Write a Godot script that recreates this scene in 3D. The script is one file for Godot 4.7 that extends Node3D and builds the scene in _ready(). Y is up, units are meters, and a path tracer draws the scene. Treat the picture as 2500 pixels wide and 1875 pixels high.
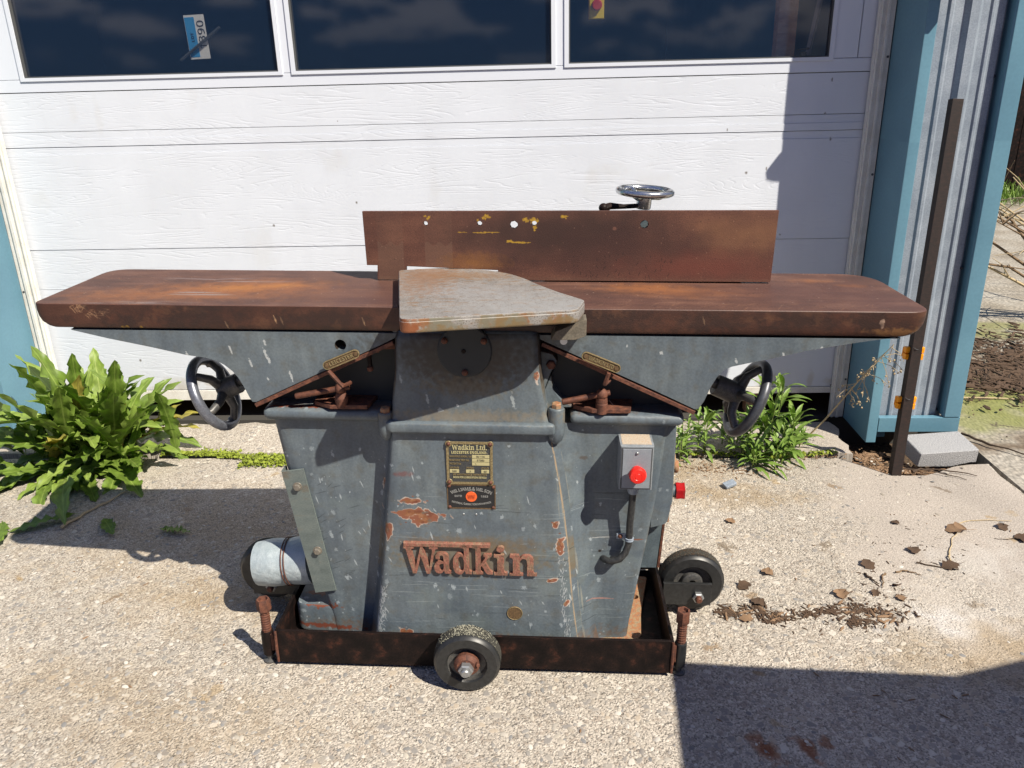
extends Node3D

# ---------------------------------------------------------------- small helpers
var V := PackedVector3Array()          # the triangles being built, counter-clockwise seen from outside
var used := {}
var M := {}
var rng := RandomNumberGenerator.new()
var pw := 0
var ph := 0
var pb := PackedByteArray()

func beg() -> void:
	V = PackedVector3Array()

func tri(a: Vector3, b: Vector3, c: Vector3) -> void:
	V.append(a); V.append(b); V.append(c)

func quad(a: Vector3, b: Vector3, c: Vector3, d: Vector3) -> void:
	V.append(a); V.append(b); V.append(c)
	V.append(a); V.append(c); V.append(d)

func box_uv(p: Vector3, n: Vector3) -> Vector2:
	var a := n.abs()
	if a.z >= a.x and a.z >= a.y:
		return Vector2(p.x, -p.y)
	if a.x >= a.y:
		return Vector2(p.z, -p.y)
	return Vector2(p.x, p.z)

func make(angle := 35.0, uvf = null) -> ArrayMesh:
	var n := V.size() / 3
	var fn := PackedVector3Array(); fn.resize(n)
	var at := {}
	var keys: Array[Vector3i] = []
	keys.resize(n * 3)
	for f in n:
		var a := V[f * 3]; var b := V[f * 3 + 1]; var c := V[f * 3 + 2]
		fn[f] = (b - a).cross(c - a)
		for k in 3:
			var p := V[f * 3 + k]
			var key := Vector3i(roundi(p.x * 20000.0), roundi(p.y * 20000.0), roundi(p.z * 20000.0))
			keys[f * 3 + k] = key
			if at.has(key):
				at[key].append(f)
			else:
				at[key] = PackedInt32Array([f])
	var cosa := cos(deg_to_rad(angle))
	var unit := PackedVector3Array(); unit.resize(n)
	for f in n:
		unit[f] = fn[f].normalized()
	var vs := PackedVector3Array(); var ns := PackedVector3Array(); var us := PackedVector2Array()
	vs.resize(n * 3); ns.resize(n * 3); us.resize(n * 3)
	for f in n:
		for k in 3:
			var s := Vector3.ZERO
			for g in at[keys[f * 3 + k]]:
				if unit[f].dot(unit[g]) >= cosa:
					s += fn[g]
			s = s.normalized() if s.length_squared() > 1e-20 else unit[f]
			var to: int = f * 3 + [0, 2, 1][k]
			vs[to] = V[f * 3 + k]
			ns[to] = s
			us[to] = box_uv(V[f * 3 + k], unit[f]) if uvf == null else uvf.call(V[f * 3 + k], unit[f])
	var arr := []
	arr.resize(Mesh.ARRAY_MAX)
	arr[Mesh.ARRAY_VERTEX] = vs; arr[Mesh.ARRAY_NORMAL] = ns; arr[Mesh.ARRAY_TEX_UV] = us
	var m := ArrayMesh.new()
	m.add_surface_from_arrays(Mesh.PRIMITIVE_TRIANGLES, arr)
	return m

func numbered(called: String) -> String:
	if not used.has(called):
		used[called] = 0
		return called
	used[called] += 1
	return "%s_%03d" % [called, used[called]]

func put(called: String, mesh: Mesh, mat: Material, parent: Node = null) -> MeshInstance3D:
	var o := MeshInstance3D.new()
	o.mesh = mesh
	o.material_override = mat
	if parent == null:
		o.name = numbered(called)
		add_child(o, true)
	else:
		var nm := called
		var k := 0
		while parent.has_node(NodePath(nm)):
			k += 1
			nm = "%s_%03d" % [called, k]
		o.name = nm
		parent.add_child(o, true)
	return o

func fin(called: String, mat: Material, parent: Node = null, angle := 35.0, uvf = null) -> MeshInstance3D:
	return put(called, make(angle, uvf), mat, parent)

func tag(o: Node, label: String, category: String, group := "") -> Node:
	o.set_meta("label", label)
	o.set_meta("category", category)
	if group:
		o.set_meta("group", group)
	return o

func structure(o: Node, label: String) -> Node:
	o.set_meta("kind", "structure")
	o.set_meta("label", label)
	return o

func thing(called: String, label: String, category: String, at := Vector3.ZERO, group := "") -> Node3D:
	var o := Node3D.new()
	o.name = numbered(called)
	add_child(o, true)
	o.position = at
	tag(o, label, category, group)
	return o

# ---------------------------------------------------------------- shapes
func ccw(p: PackedVector2Array) -> PackedVector2Array:
	var a := 0.0
	for i in p.size():
		var q := p[(i + 1) % p.size()]
		a += p[i].x * q.y - q.x * p[i].y
	if a < 0.0:
		var r := p.duplicate()
		r.reverse()
		return r
	return p

func inset(p: PackedVector2Array, d: float) -> PackedVector2Array:
	var out := PackedVector2Array()
	var n := p.size()
	for i in n:
		var e0 := (p[i] - p[(i - 1 + n) % n]).normalized()
		var e1 := (p[(i + 1) % n] - p[i]).normalized()
		var n0 := Vector2(-e0.y, e0.x); var n1 := Vector2(-e1.y, e1.x)
		var b := n0 + n1
		var l := b.length_squared()
		b = b * (2.0 / maxf(l, 0.4)) * 0.5 if l > 0.0 else n0
		out.append(p[i] + b * d * (1.0 if l > 0.4 else 0.8))
	return out

func rpoly(p: Array, r, seg := 5) -> PackedVector2Array:
	var out := PackedVector2Array()
	var n := p.size()
	for i in n:
		var rad: float = r[i] if r is Array else r
		var c: Vector2 = p[i]
		if rad <= 0.0:
			out.append(c); continue
		var u: Vector2 = (p[(i - 1 + n) % n] - c)
		var w: Vector2 = (p[(i + 1) % n] - c)
		var ang := absf(u.angle_to(w))
		var t := minf(rad / tan(ang / 2.0), minf(u.length(), w.length()) * 0.49)
		var a := c + u.normalized() * t; var b := c + w.normalized() * t
		for k in seg + 1:
			var s := float(k) / seg
			out.append(a.lerp(c, s).lerp(c.lerp(b, s), s))
	return out

func circle(c: Vector2, r: float, n := 20) -> PackedVector2Array:
	var out := PackedVector2Array()
	for i in n:
		out.append(c + Vector2(cos(TAU * i / n), sin(TAU * i / n)) * r)
	return out

func keyhole(outer: PackedVector2Array, holes: Array) -> PackedVector2Array:
	var p := outer.duplicate()
	for h in holes:
		var hole: PackedVector2Array = ccw(h)
		hole = hole.duplicate(); hole.reverse()
		var bi := 0; var bj := 0; var best := 1e9
		for i in p.size():
			for j in hole.size():
				var d := p[i].distance_squared_to(hole[j])
				if d < best:
					best = d; bi = i; bj = j
		var q := PackedVector2Array()
		for i in bi + 1:
			q.append(p[i])
		for j in hole.size() + 1:
			q.append(hole[(bj + j) % hole.size()])
		for i in range(bi, p.size()):
			q.append(p[i])
		p = q
	return p

# a polygon in x/y drawn out along z from z0 to z1 (z1 > z0), edges chamfered by b at the front (and the back)
func ext(poly: PackedVector2Array, z0: float, z1: float, b := 0.0, xf := Transform3D(), holes := [], back := true) -> void:
	var p := ccw(poly)
	var q := inset(p, b) if b > 0.0 else p
	var n := p.size()
	var key := keyhole(q, holes)
	var t := Geometry2D.triangulate_polygon(key)
	if t.is_empty():
		key = q
		t = Geometry2D.triangulate_polygon(q)
		if t.is_empty():
			for i in range(1, n - 1):
				t.append_array(PackedInt32Array([0, i, i + 1]))
	for i in range(0, t.size(), 3):
		var A := key[t[i]]; var B := key[t[i + 1]]; var Cc := key[t[i + 2]]
		if (B - A).cross(Cc - A) < 0.0:
			var tmp := B; B = Cc; Cc = tmp
		tri(xf * Vector3(A.x, A.y, z1), xf * Vector3(B.x, B.y, z1), xf * Vector3(Cc.x, Cc.y, z1))
		if back:
			tri(xf * Vector3(A.x, A.y, z0), xf * Vector3(Cc.x, Cc.y, z0), xf * Vector3(B.x, B.y, z0))
	var zb := z0 + (b if back else 0.0)
	for i in n:
		var j := (i + 1) % n
		quad(xf * Vector3(p[i].x, p[i].y, zb), xf * Vector3(p[j].x, p[j].y, zb), xf * Vector3(p[j].x, p[j].y, z1 - b), xf * Vector3(p[i].x, p[i].y, z1 - b))
		if b > 0.0:
			quad(xf * Vector3(p[i].x, p[i].y, z1 - b), xf * Vector3(p[j].x, p[j].y, z1 - b), xf * Vector3(q[j].x, q[j].y, z1), xf * Vector3(q[i].x, q[i].y, z1))
			if back:
				quad(xf * Vector3(q[i].x, q[i].y, z0), xf * Vector3(q[j].x, q[j].y, z0), xf * Vector3(p[j].x, p[j].y, zb), xf * Vector3(p[i].x, p[i].y, zb))
	for h in holes:
		var hole: PackedVector2Array = ccw(h)
		for i in hole.size():
			var j := (i + 1) % hole.size()
			quad(xf * Vector3(hole[j].x, hole[j].y, z0), xf * Vector3(hole[i].x, hole[i].y, z0), xf * Vector3(hole[i].x, hole[i].y, z1), xf * Vector3(hole[j].x, hole[j].y, z1))

func bx(c: Vector3, s: Vector3, b := 0.0, xf := Transform3D()) -> void:
	var h := s / 2.0
	var p := PackedVector2Array([Vector2(-h.x, -h.y), Vector2(h.x, -h.y), Vector2(h.x, h.y), Vector2(-h.x, h.y)])
	ext(p, -h.z, h.z, minf(b, minf(h.x, minf(h.y, h.z)) * 0.9), xf * Transform3D(Basis(), c))

func frame_along(d: Vector3) -> Basis:
	d = d.normalized()
	var up := Vector3.UP if absf(d.y) < 0.9 else Vector3.RIGHT
	var x := up.cross(d).normalized()
	return Basis(x, d.cross(x), d)

func tube(pts: Array, r, sides := 10, closed := false, caps := true) -> void:
	var n := pts.size()
	var rings := []
	var prev := Vector3.ZERO
	for i in n:
		var d: Vector3
		if closed:
			d = pts[(i + 1) % n] - pts[(i - 1 + n) % n]
		else:
			d = pts[mini(i + 1, n - 1)] - pts[maxi(i - 1, 0)]
		d = d.normalized()
		var x: Vector3
		if prev == Vector3.ZERO:
			x = frame_along(d).x
		else:
			x = (prev - d * prev.dot(d)).normalized()
		prev = x
		var y := d.cross(x)
		var rad: float = r[i] if r is Array or r is PackedFloat32Array else r
		var ring := []
		for k in sides:
			var a := TAU * k / sides
			ring.append(pts[i] + (x * cos(a) + y * sin(a)) * rad)
		rings.append(ring)
	for i in (n if closed else n - 1):
		var A: Array = rings[i]; var B: Array = rings[(i + 1) % n]
		for k in sides:
			var l := (k + 1) % sides
			quad(A[k], A[l], B[l], B[k])
	if caps and not closed:
		for k in range(1, sides - 1):
			tri(rings[0][0], rings[0][k + 1], rings[0][k])
			tri(rings[n - 1][0], rings[n - 1][k], rings[n - 1][k + 1])

# profile of (radius, height) turned round y, bottom to top
func lathe(pr: Array, seg := 20, xf := Transform3D()) -> void:
	for i in pr.size() - 1:
		for k in seg:
			var a := TAU * k / seg; var b := TAU * (k + 1) / seg
			var p0 := Vector3(pr[i].x * cos(a), pr[i].y, -pr[i].x * sin(a))
			var p1 := Vector3(pr[i].x * cos(b), pr[i].y, -pr[i].x * sin(b))
			var p2 := Vector3(pr[i + 1].x * cos(b), pr[i + 1].y, -pr[i + 1].x * sin(b))
			var p3 := Vector3(pr[i + 1].x * cos(a), pr[i + 1].y, -pr[i + 1].x * sin(a))
			if pr[i].x < 1e-6:
				tri(xf * p0, xf * p2, xf * p3)
			elif pr[i + 1].x < 1e-6:
				tri(xf * p0, xf * p1, xf * p2)
			else:
				quad(xf * p0, xf * p1, xf * p2, xf * p3)

func axis_xf(at: Vector3, d: Vector3) -> Transform3D:      # turns +y to d
	var f := frame_along(d)
	return Transform3D(Basis(f.x, f.z, -f.y), at)

func cyl(at: Vector3, d: Vector3, r: float, l: float, b := 0.0, seg := 16) -> void:
	lathe([Vector2(0, 0), Vector2(r - b, 0), Vector2(r, b), Vector2(r, l - b), Vector2(r - b, l), Vector2(0, l)] if b > 0.0 else [Vector2(0, 0), Vector2(r, 0), Vector2(r, l), Vector2(0, l)], seg, axis_xf(at, d))

func ball(c: Vector3, r: float, seg := 14) -> void:
	var pr := []
	for i in 9:
		var a := -PI / 2 + PI * i / 8.0
		pr.append(Vector2(cos(a) * r if i > 0 and i < 8 else 0.0, sin(a) * r))
	lathe(pr, seg, Transform3D(Basis(), c))

# rows of sections (arrays of Vector3, equal counts), skinned in order, open sections
func skin(rows: Array, closed := false) -> void:
	for i in rows.size() - 1:
		var A: Array = rows[i]; var B: Array = rows[i + 1]
		var n := A.size()
		for k in (n if closed else n - 1):
			var l := (k + 1) % n
			quad(A[k], A[l], B[l], B[k])

func fan(row: Array, flip := false) -> void:
	var c := Vector3.ZERO
	for p in row:
		c += p
	c /= row.size()
	for k in row.size():
		var l := (k + 1) % row.size()
		if flip:
			tri(c, row[l], row[k])
		else:
			tri(c, row[k], row[l])

func torus(at: Vector3, d: Vector3, R: float, r: float, seg := 40, sides := 12) -> void:
	var xf := axis_xf(at, d)
	var pts := []
	for i in seg:
		pts.append(xf * Vector3(R * cos(TAU * i / seg), 0, R * sin(TAU * i / seg)))
	tube(pts, r, sides, true)

func hexbolt(at: Vector3, d: Vector3, r: float, h: float) -> void:
	lathe([Vector2(0, -0.002), Vector2(r, -0.002), Vector2(r, h * 0.8), Vector2(r * 0.8, h), Vector2(0, h)], 6, axis_xf(at, d))

func lettering(s: String, height: float, depth: float, bold := true, serif := false, cx := 0.0, width := -1.0) -> void:
	# the triangles of a line of raised letters: centred on cx, baseline 0, capital height «height», front at z = depth
	var f := SystemFont.new()
	f.font_names = PackedStringArray(["Droid Serif" if serif else "Droid Sans"])
	f.font_weight = 700 if bold else 400
	var t := TextMesh.new()
	t.font = f
	t.text = s
	t.font_size = 64
	t.pixel_size = height / 46.0
	t.depth = depth
	t.curve_step = 1.2
	t.horizontal_alignment = HORIZONTAL_ALIGNMENT_CENTER
	t.vertical_alignment = VERTICAL_ALIGNMENT_CENTER
	var a := t.get_mesh_arrays()
	if a.is_empty():
		return
	var vs: PackedVector3Array = a[Mesh.ARRAY_VERTEX]
	var ix: PackedInt32Array = a[Mesh.ARRAY_INDEX]
	var lo := Vector3(1e9, 1e9, 1e9); var hi := -lo
	for p in vs:
		lo = lo.min(p); hi = hi.max(p)
	var k := 1.0 if width <= 0.0 else width / maxf(hi.x - lo.x, 1e-6)
	for i in range(0, ix.size(), 3):
		var q := []
		for j in 3:
			var p := vs[ix[i + j]]
			q.append(Vector3((p.x - (lo.x + hi.x) / 2.0) * k + cx, p.y - lo.y, p.z - lo.z))
		tri(q[0], q[2], q[1])

func shift(from: int, xf: Transform3D) -> void:
	for i in range(from, V.size()):
		V[i] = xf * V[i]

# ---------------------------------------------------------------- textures
func nz(w: int, h: int, seed_: int, freq: float, oct := 4, kind := FastNoiseLite.TYPE_SIMPLEX_SMOOTH, ret := FastNoiseLite.RETURN_DISTANCE) -> PackedByteArray:
	return nim(w, h, seed_, freq, oct, kind, ret).get_data()

func nim(w: int, h: int, seed_: int, freq: float, oct := 4, kind := FastNoiseLite.TYPE_SIMPLEX_SMOOTH, ret := FastNoiseLite.RETURN_DISTANCE) -> Image:
	var n := FastNoiseLite.new()
	n.noise_type = kind
	n.seed = seed_
	n.frequency = freq
	n.cellular_return_type = ret
	n.cellular_jitter = 1.0
	if oct > 1:
		n.fractal_type = FastNoiseLite.FRACTAL_FBM
		n.fractal_octaves = oct
	else:
		n.fractal_type = FastNoiseLite.FRACTAL_NONE
	var im := n.get_image(w, h, false, false, true)
	im.convert(Image.FORMAT_L8)
	return im

func nst(w: int, h: int, sx: int, sy: int, seed_: int, freq: float, oct := 4) -> PackedByteArray:   # stretched noise
	var im := nim(maxi(8, w / sx), maxi(8, h / sy), seed_, freq, oct)
	im.resize(w, h, Image.INTERPOLATE_CUBIC)
	return im.get_data()

func tex() -> ImageTexture:
	return ImageTexture.create_from_image(Image.create_from_data(pw, ph, false, Image.FORMAT_RGB8, pb))

func canvas(w: int, h: int) -> void:
	pw = w; ph = h
	pb = PackedByteArray()
	pb.resize(w * h * 3)

func dot(x: int, y: int, c: Vector3, a: float) -> void:
	if x < 0 or y < 0 or x >= pw or y >= ph:
		return
	var i := (y * pw + x) * 3
	pb[i] = clampi(int(lerpf(pb[i], c.x, a)), 0, 255)
	pb[i + 1] = clampi(int(lerpf(pb[i + 1], c.y, a)), 0, 255)
	pb[i + 2] = clampi(int(lerpf(pb[i + 2], c.z, a)), 0, 255)

var bn := FastNoiseLite.new()
# an uneven patch of colour; rough 0..2 breaks its outline, soft is the width of its fading edge
func blob(cx: float, cy: float, rx: float, ry: float, c: Vector3, a := 1.0, rough := 0.6, soft := 0.15, turn := 0.0, freq := 0.05) -> void:
	bn.frequency = freq
	bn.fractal_octaves = 3
	var cs := cos(turn); var sn := sin(turn)
	var grow := 1.0 + minf(rough, 1.0) * 0.62 + soft * 0.25
	var ex := sqrt(rx * rx * cs * cs + ry * ry * sn * sn) * grow; var ey := sqrt(rx * rx * sn * sn + ry * ry * cs * cs) * grow
	for y in range(maxi(0, int(cy - ey)), mini(ph, int(cy + ey) + 1)):
		for x in range(maxi(0, int(cx - ex)), mini(pw, int(cx + ex) + 1)):
			var dx := x - cx; var dy := y - cy
			var u := (dx * cs + dy * sn) / rx; var v := (-dx * sn + dy * cs) / ry
			var d := sqrt(u * u + v * v)
			if d > grow:
				continue
			if rough > 0.0:
				d += bn.get_noise_2d(x + cx * 3.1, y + cy * 1.7) * rough
			var k := clampf((1.0 - d) / soft + 0.5, 0.0, 1.0)
			if k > 0.0:
				dot(x, y, c, a * k)

func scratch(x0: float, y0: float, x1: float, y1: float, w: float, c: Vector3, a := 1.0) -> void:
	var n := int(maxf(absf(x1 - x0), absf(y1 - y0))) + 1
	var d := Vector2(x1 - x0, y1 - y0).normalized()
	for i in n + 1:
		var s := float(i) / n
		var half := w * sin(PI * clampf(s, 0.06, 0.94)) / 2.0
		var k := -half
		while k <= half:
			dot(int(lerpf(x0, x1, s) - d.y * k), int(lerpf(y0, y1, s) + d.x * k), c, a)
			k += 0.7

func mat(c: Color, rough := 0.7, metal := 0.0) -> StandardMaterial3D:
	var m := StandardMaterial3D.new()
	m.albedo_color = c
	m.roughness = rough
	m.metallic = metal
	m.cull_mode = BaseMaterial3D.CULL_DISABLED
	return m

func c8(r: int, g: int, b: int) -> Color:
	return Color8(r, g, b)

func tri_mat(t: Texture2D, size: float, rough := 0.7, metal := 0.0, tint := Color.WHITE, h: Texture2D = null, hs := 0.0) -> StandardMaterial3D:
	var m := mat(tint, rough, metal)
	m.albedo_texture = t
	m.uv1_triplanar = true
	m.uv1_scale = Vector3.ONE / size
	if h:
		m.heightmap_enabled = true
		m.heightmap_texture = h
		m.heightmap_scale = hs
	return m

# fills the canvas from a table: tone by a (0..255), grain by b
func tones_fill(a: PackedByteArray, b: PackedByteArray, tones: Array, fine: float) -> void:
	var R := PackedByteArray(); var G := PackedByteArray(); var B := PackedByteArray()
	R.resize(8192); G.resize(8192); B.resize(8192)
	for i in 256:
		var s := i / 255.0 * (tones.size() - 1)
		var k := mini(int(s), tones.size() - 2)
		var c: Vector3 = (tones[k] as Vector3).lerp(tones[k + 1], s - k)
		for j in 32:
			var f := 1.0 + (j / 31.0 - 0.5) * fine
			R[i * 32 + j] = clampi(int(c.x * f), 0, 255); G[i * 32 + j] = clampi(int(c.y * f), 0, 255); B[i * 32 + j] = clampi(int(c.z * f), 0, 255)
	var o := 0
	for i in pw * ph:
		var n := (a[i] << 5) | (b[i] >> 3)
		pb[o] = R[n]; pb[o + 1] = G[n]; pb[o + 2] = B[n]
		o += 3

# a blotchy texture from a list of tones laid by noise: dark -> light
func blotchy(w: int, h: int, tones: Array, seed_: int, freq: float, fine := 0.5) -> ImageTexture:
	canvas(w, h)
	tones_fill(nz(w, h, seed_, freq, 5), nz(w, h, seed_ + 7, 0.21, 3), tones, fine)
	return tex()

func noise_height(w: int, h: int, seed_: int, freq: float, oct := 4) -> ImageTexture:
	return ImageTexture.create_from_image(nim(w, h, seed_, freq, oct))

# ---------------------------------------------------------------- surfaces
func body_texture() -> ImageTexture:      # 1 px = 1 mm, x from -0.64, y from 1.0 downwards
	canvas(1280, 1000)
	var a := nz(pw, ph, 11, 0.006, 5)
	var b := nz(pw, ph, 12, 0.12, 3)
	var s := nst(pw, ph, 2, 12, 13, 0.05, 4)
	var d := nz(pw, ph, 14, 0.02, 5)
	for i in pw * ph:
		var t := a[i] / 255.0
		var f := 0.92 + b[i] / 255.0 * 0.16 + (s[i] - 128) / 255.0 * 0.16
		var r := lerpf(91, 115, t); var g := lerpf(102, 125, t); var bl := lerpf(111, 128, t)
		if d[i] > 150:                                   # brown grime that has settled into the paint
			var k := (d[i] - 150) / 105.0 * 0.45
			r = lerpf(r, 96, k); g = lerpf(g, 92, k); bl = lerpf(bl, 82, k)
		if b[i] > 205 and s[i] > 150:
			f *= 0.82
		pb[i * 3] = int(r * f); pb[i * 3 + 1] = int(g * f); pb[i * 3 + 2] = int(bl * f)
	rng.seed = 5
	var X := func(x: float) -> float: return (x + 0.64) * 1000.0
	var Y := func(y: float) -> float: return (1.0 - y) * 1000.0
	# grime plus painted guard shade over the head top; rust and dust round the bolted disc, under the flange, behind the letters
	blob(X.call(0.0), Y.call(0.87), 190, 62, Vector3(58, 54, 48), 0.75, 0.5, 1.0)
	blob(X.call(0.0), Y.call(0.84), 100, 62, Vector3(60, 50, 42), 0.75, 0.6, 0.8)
	blob(X.call(0.0), Y.call(0.775), 90, 22, Vector3(112, 96, 72), 0.5, 0.9, 1.0)
	blob(X.call(0.0), Y.call(0.7), 190, 14, Vector3(150, 128, 98), 0.45, 0.8, 1.0)
	blob(X.call(0.01), Y.call(0.315), 175, 44, Vector3(118, 102, 78), 0.75, 0.5, 0.6)
	blob(X.call(0.0), Y.call(0.355), 175, 20, Vector3(120, 100, 76), 0.5, 0.8, 1.0)
	blob(X.call(0.0), Y.call(0.06), 330, 22, Vector3(120, 80, 56), 0.5, 0.8, 1.0)
	for k in 26:
		blob(X.call(rng.randf_range(-0.48, 0.46)), Y.call(rng.randf_range(0.08, 0.62)), rng.randf_range(12, 60), rng.randf_range(10, 40), Vector3(118, 130, 128) if k % 2 else Vector3(76, 86, 96), 0.35, 0.9, 1.0)
	# splashes and chips of white
	for k in 360:
		var x: float; var y: float
		var zone := rng.randf()
		if zone < 0.45:
			x = rng.randf_range(-0.48, -0.2); y = rng.randf_range(0.04, 0.6)
		elif zone < 0.78:
			x = rng.randf_range(-0.24, 0.25); y = rng.randf_range(0.05, 0.66)
		else:
			x = rng.randf_range(0.2, 0.5); y = rng.randf_range(0.05, 0.68)
		var big := pow(rng.randf(), 4.0)
		var r := 0.7 + big * 5.0
		blob(X.call(x), Y.call(y), r * rng.randf_range(0.7, 1.3), r * rng.randf_range(0.8, 2.0), Vector3(168, 178, 182), rng.randf_range(0.45, 0.9), 0.8, 0.22, rng.randf_range(-0.6, 0.6), 0.2)
	for k in 40:
		var x := rng.randf_range(-0.4, 0.3); var y := rng.randf_range(0.08, 0.62)
		scratch(X.call(x), Y.call(y), X.call(x) + rng.randf_range(2, 8), Y.call(y) + rng.randf_range(8, 24), rng.randf_range(1.2, 4.0), Vector3(182, 190, 192), 0.7)
	for k in 90:
		var x := rng.randf_range(-0.22, 0.4); var y := rng.randf_range(0.08, 0.5)
		scratch(X.call(x), Y.call(y), X.call(x) + rng.randf_range(20, 110), Y.call(y) + rng.randf_range(-4, 4), 1.0, Vector3(150, 160, 162) if k % 3 else Vector3(52, 58, 62), 0.55)
	for k in 24:
		var x := rng.randf_range(-0.44, -0.3); var y := rng.randf_range(0.2, 0.5)
		scratch(X.call(x), Y.call(y), X.call(x) + rng.randf_range(14, 34), Y.call(y) - rng.randf_range(6, 18), 2.0, Vector3(60, 68, 74), 0.6)
	# knocked corner of the middle panel: bare white and red lead
	for k in 230:
		var y := rng.randf_range(0.06, 0.22)
		var x := lerpf(-0.25, -0.236, (y - 0.06) / 0.16) + rng.randfn(0.004, 0.009)
		scratch(X.call(x), Y.call(y), X.call(x) + rng.randf_range(-8, 8), Y.call(y) + rng.randf_range(-14, 14), 1.4, Vector3(196, 200, 200), 0.7)
	for k in 120:
		var y := rng.randf_range(0.07, 0.32)
		var x := lerpf(0.262, 0.236, (y - 0.07) / 0.25) + rng.randfn(-0.006, 0.005)
		scratch(X.call(x), Y.call(y), X.call(x) + rng.randf_range(-4, 4), Y.call(y) + rng.randf_range(-14, 14), 1.4, Vector3(190, 194, 194), 0.6)
	var red := Vector3(142, 88, 66)
	var patches := [[-0.13, 0.438, 58, 13, 0.06], [-0.108, 0.424, 26, 17, 0.0], [-0.142, 0.473, 29, 7, 0.0], [-0.203, 0.392, 8, 20, 0.0], [-0.172, 0.088, 15, 12, 0.5], [0.215, 0.417, 6, 9, 0.0], [0.228, 0.356, 8, 20, 0.1], [0.207, 0.255, 11, 3.5, -0.2], [-0.213, 0.50, 3, 14, 0.0], [0.247, 0.19, 4, 9, 0.6], [0.165, 0.80, 5, 11, 0.0]]
	for q in patches:
		blob(X.call(q[0]), Y.call(q[1]), q[2] + 2.5, q[3] + 2.5, Vector3(200, 184, 170), 0.9, 0.9, 0.12, q[4], 0.028)
		blob(X.call(q[0]), Y.call(q[1]), q[2], q[3], red, 1.0, 0.9, 0.12, q[4], 0.028)
		blob(X.call(q[0] - 0.004), Y.call(q[1]), q[2] * 0.5, q[3] * 0.6, Vector3(140, 92, 52), 0.6, 1.0, 0.6, q[4], 0.05)
	for q in patches:                       # small chips broken away round each scrape
		for k in 7:
			var cx: float = X.call(q[0]) + rng.randfn(0, 0.7) * q[2]; var cy: float = Y.call(q[1]) + rng.randfn(0, 0.9) * q[3]
			var cr := rng.randf_range(0.8, 2.2)
			blob(cx, cy, cr * 1.6, cr, [red, Vector3(120, 74, 56), Vector3(190, 178, 166)][k % 3], 0.85, 0.8, 0.3, 0.0, 0.15)
		for k in 5:
			var cx: float = X.call(q[0]) + rng.randf_range(-0.6, 0.6) * q[2]; var cy: float = Y.call(q[1]) + rng.randf_range(-0.5, 0.5) * q[3]
			blob(cx, cy, q[2] * 0.16 + 1.0, q[3] * 0.22 + 0.8, [Vector3(116, 66, 48), Vector3(160, 112, 80), Vector3(108, 104, 98)][k % 3], 0.7, 1.0, 0.6, 0.0, 0.09)
	blob(X.call(-0.158), Y.call(0.545), 22, 6, Vector3(128, 70, 66), 0.5, 0.8, 0.9)
	scratch(X.call(0.3), Y.call(0.348), X.call(0.37), Y.call(0.352), 2.0, Vector3(190, 190, 186), 0.8)
	scratch(X.call(0.41), Y.call(0.345), X.call(0.44), Y.call(0.345), 3.0, red, 0.9)
	scratch(X.call(0.3), Y.call(0.168), X.call(0.372), Y.call(0.165), 4.0, Vector3(170, 130, 120), 0.9)
	blob(X.call(0.33), Y.call(0.31), 4, 3.5, Vector3(40, 32, 28), 1.0, 0.2, 0.3)
	blob(X.call(0.28), Y.call(0.575), 8, 6, Vector3(84, 70, 60), 0.6, 0.8, 0.8)
	# foot rubbed down to red lead
	blob(X.call(-0.42), Y.call(0.118), 50, 12, Vector3(142, 78, 56), 0.95, 0.8, 0.2)
	blob(X.call(-0.4), Y.call(0.05), 90, 7, Vector3(128, 66, 48), 0.9, 0.9, 0.4)
	# streaks of pale dust where the panel sweeps round to the side
	for k in 50:
		var y := rng.randf_range(0.1, 0.62)
		var x := lerpf(0.283, 0.203, (y - 0.085) / 0.53) + rng.randfn(0.012, 0.007)
		scratch(X.call(x + 0.006), Y.call(y - 0.06), X.call(x), Y.call(y), rng.randf_range(1, 4), Vector3(154, 150, 136), 0.4)
	var ridge := [Vector2(0.199, 0.645), Vector2(0.206, 0.608), Vector2(0.219, 0.54), Vector2(0.234, 0.45), Vector2(0.248, 0.34), Vector2(0.261, 0.2), Vector2(0.277, 0.085)]
	for i in ridge.size() - 1:
		for k in 5:
			scratch(X.call(ridge[i].x) + rng.randf_range(-1.0, 3.0), Y.call(ridge[i].y), X.call(ridge[i + 1].x) + rng.randf_range(-1.0, 3.0), Y.call(ridge[i + 1].y) + 6, 1.6, Vector3(168, 146, 118), 0.5)
	for q in [[-0.471, 0.872, 2.5, 8], [-0.472, 0.846, 3, 14], [-0.466, 0.83, 3, 10], [-0.554, 0.855, 2, 11], [-0.51, 0.822, 2.5, 10], [-0.416, 0.79, 3, 11], [-0.473, 0.783, 2, 5], [0.45, 0.86, 4, 4], [0.62, 0.842, 3, 5], [0.735, 0.893, 3.5, 4], [0.745, 0.892, 3, 4], [0.37, 0.875, 2.5, 3], [0.34, 0.80, 2.5, 3], [-0.02, 0.726, 3, 3]]:
		blob(X.call(q[0]), Y.call(q[1]), q[2], q[3], Vector3(196, 200, 198), 0.85, 0.8, 0.25, -0.25, 0.12)
	# white dashes on the head and the table brackets
	for q in [[-0.09, 0.74, 3, 14], [-0.06, 0.715, 7, 5], [0.11, 0.74, 4, 18], [-0.152, 0.79, 3, 8]]:
		blob(X.call(q[0]), Y.call(q[1]), q[2], q[3], Vector3(176, 184, 184), 0.75, 0.8, 0.3, -0.2, 0.1)
	return tex()

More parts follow.
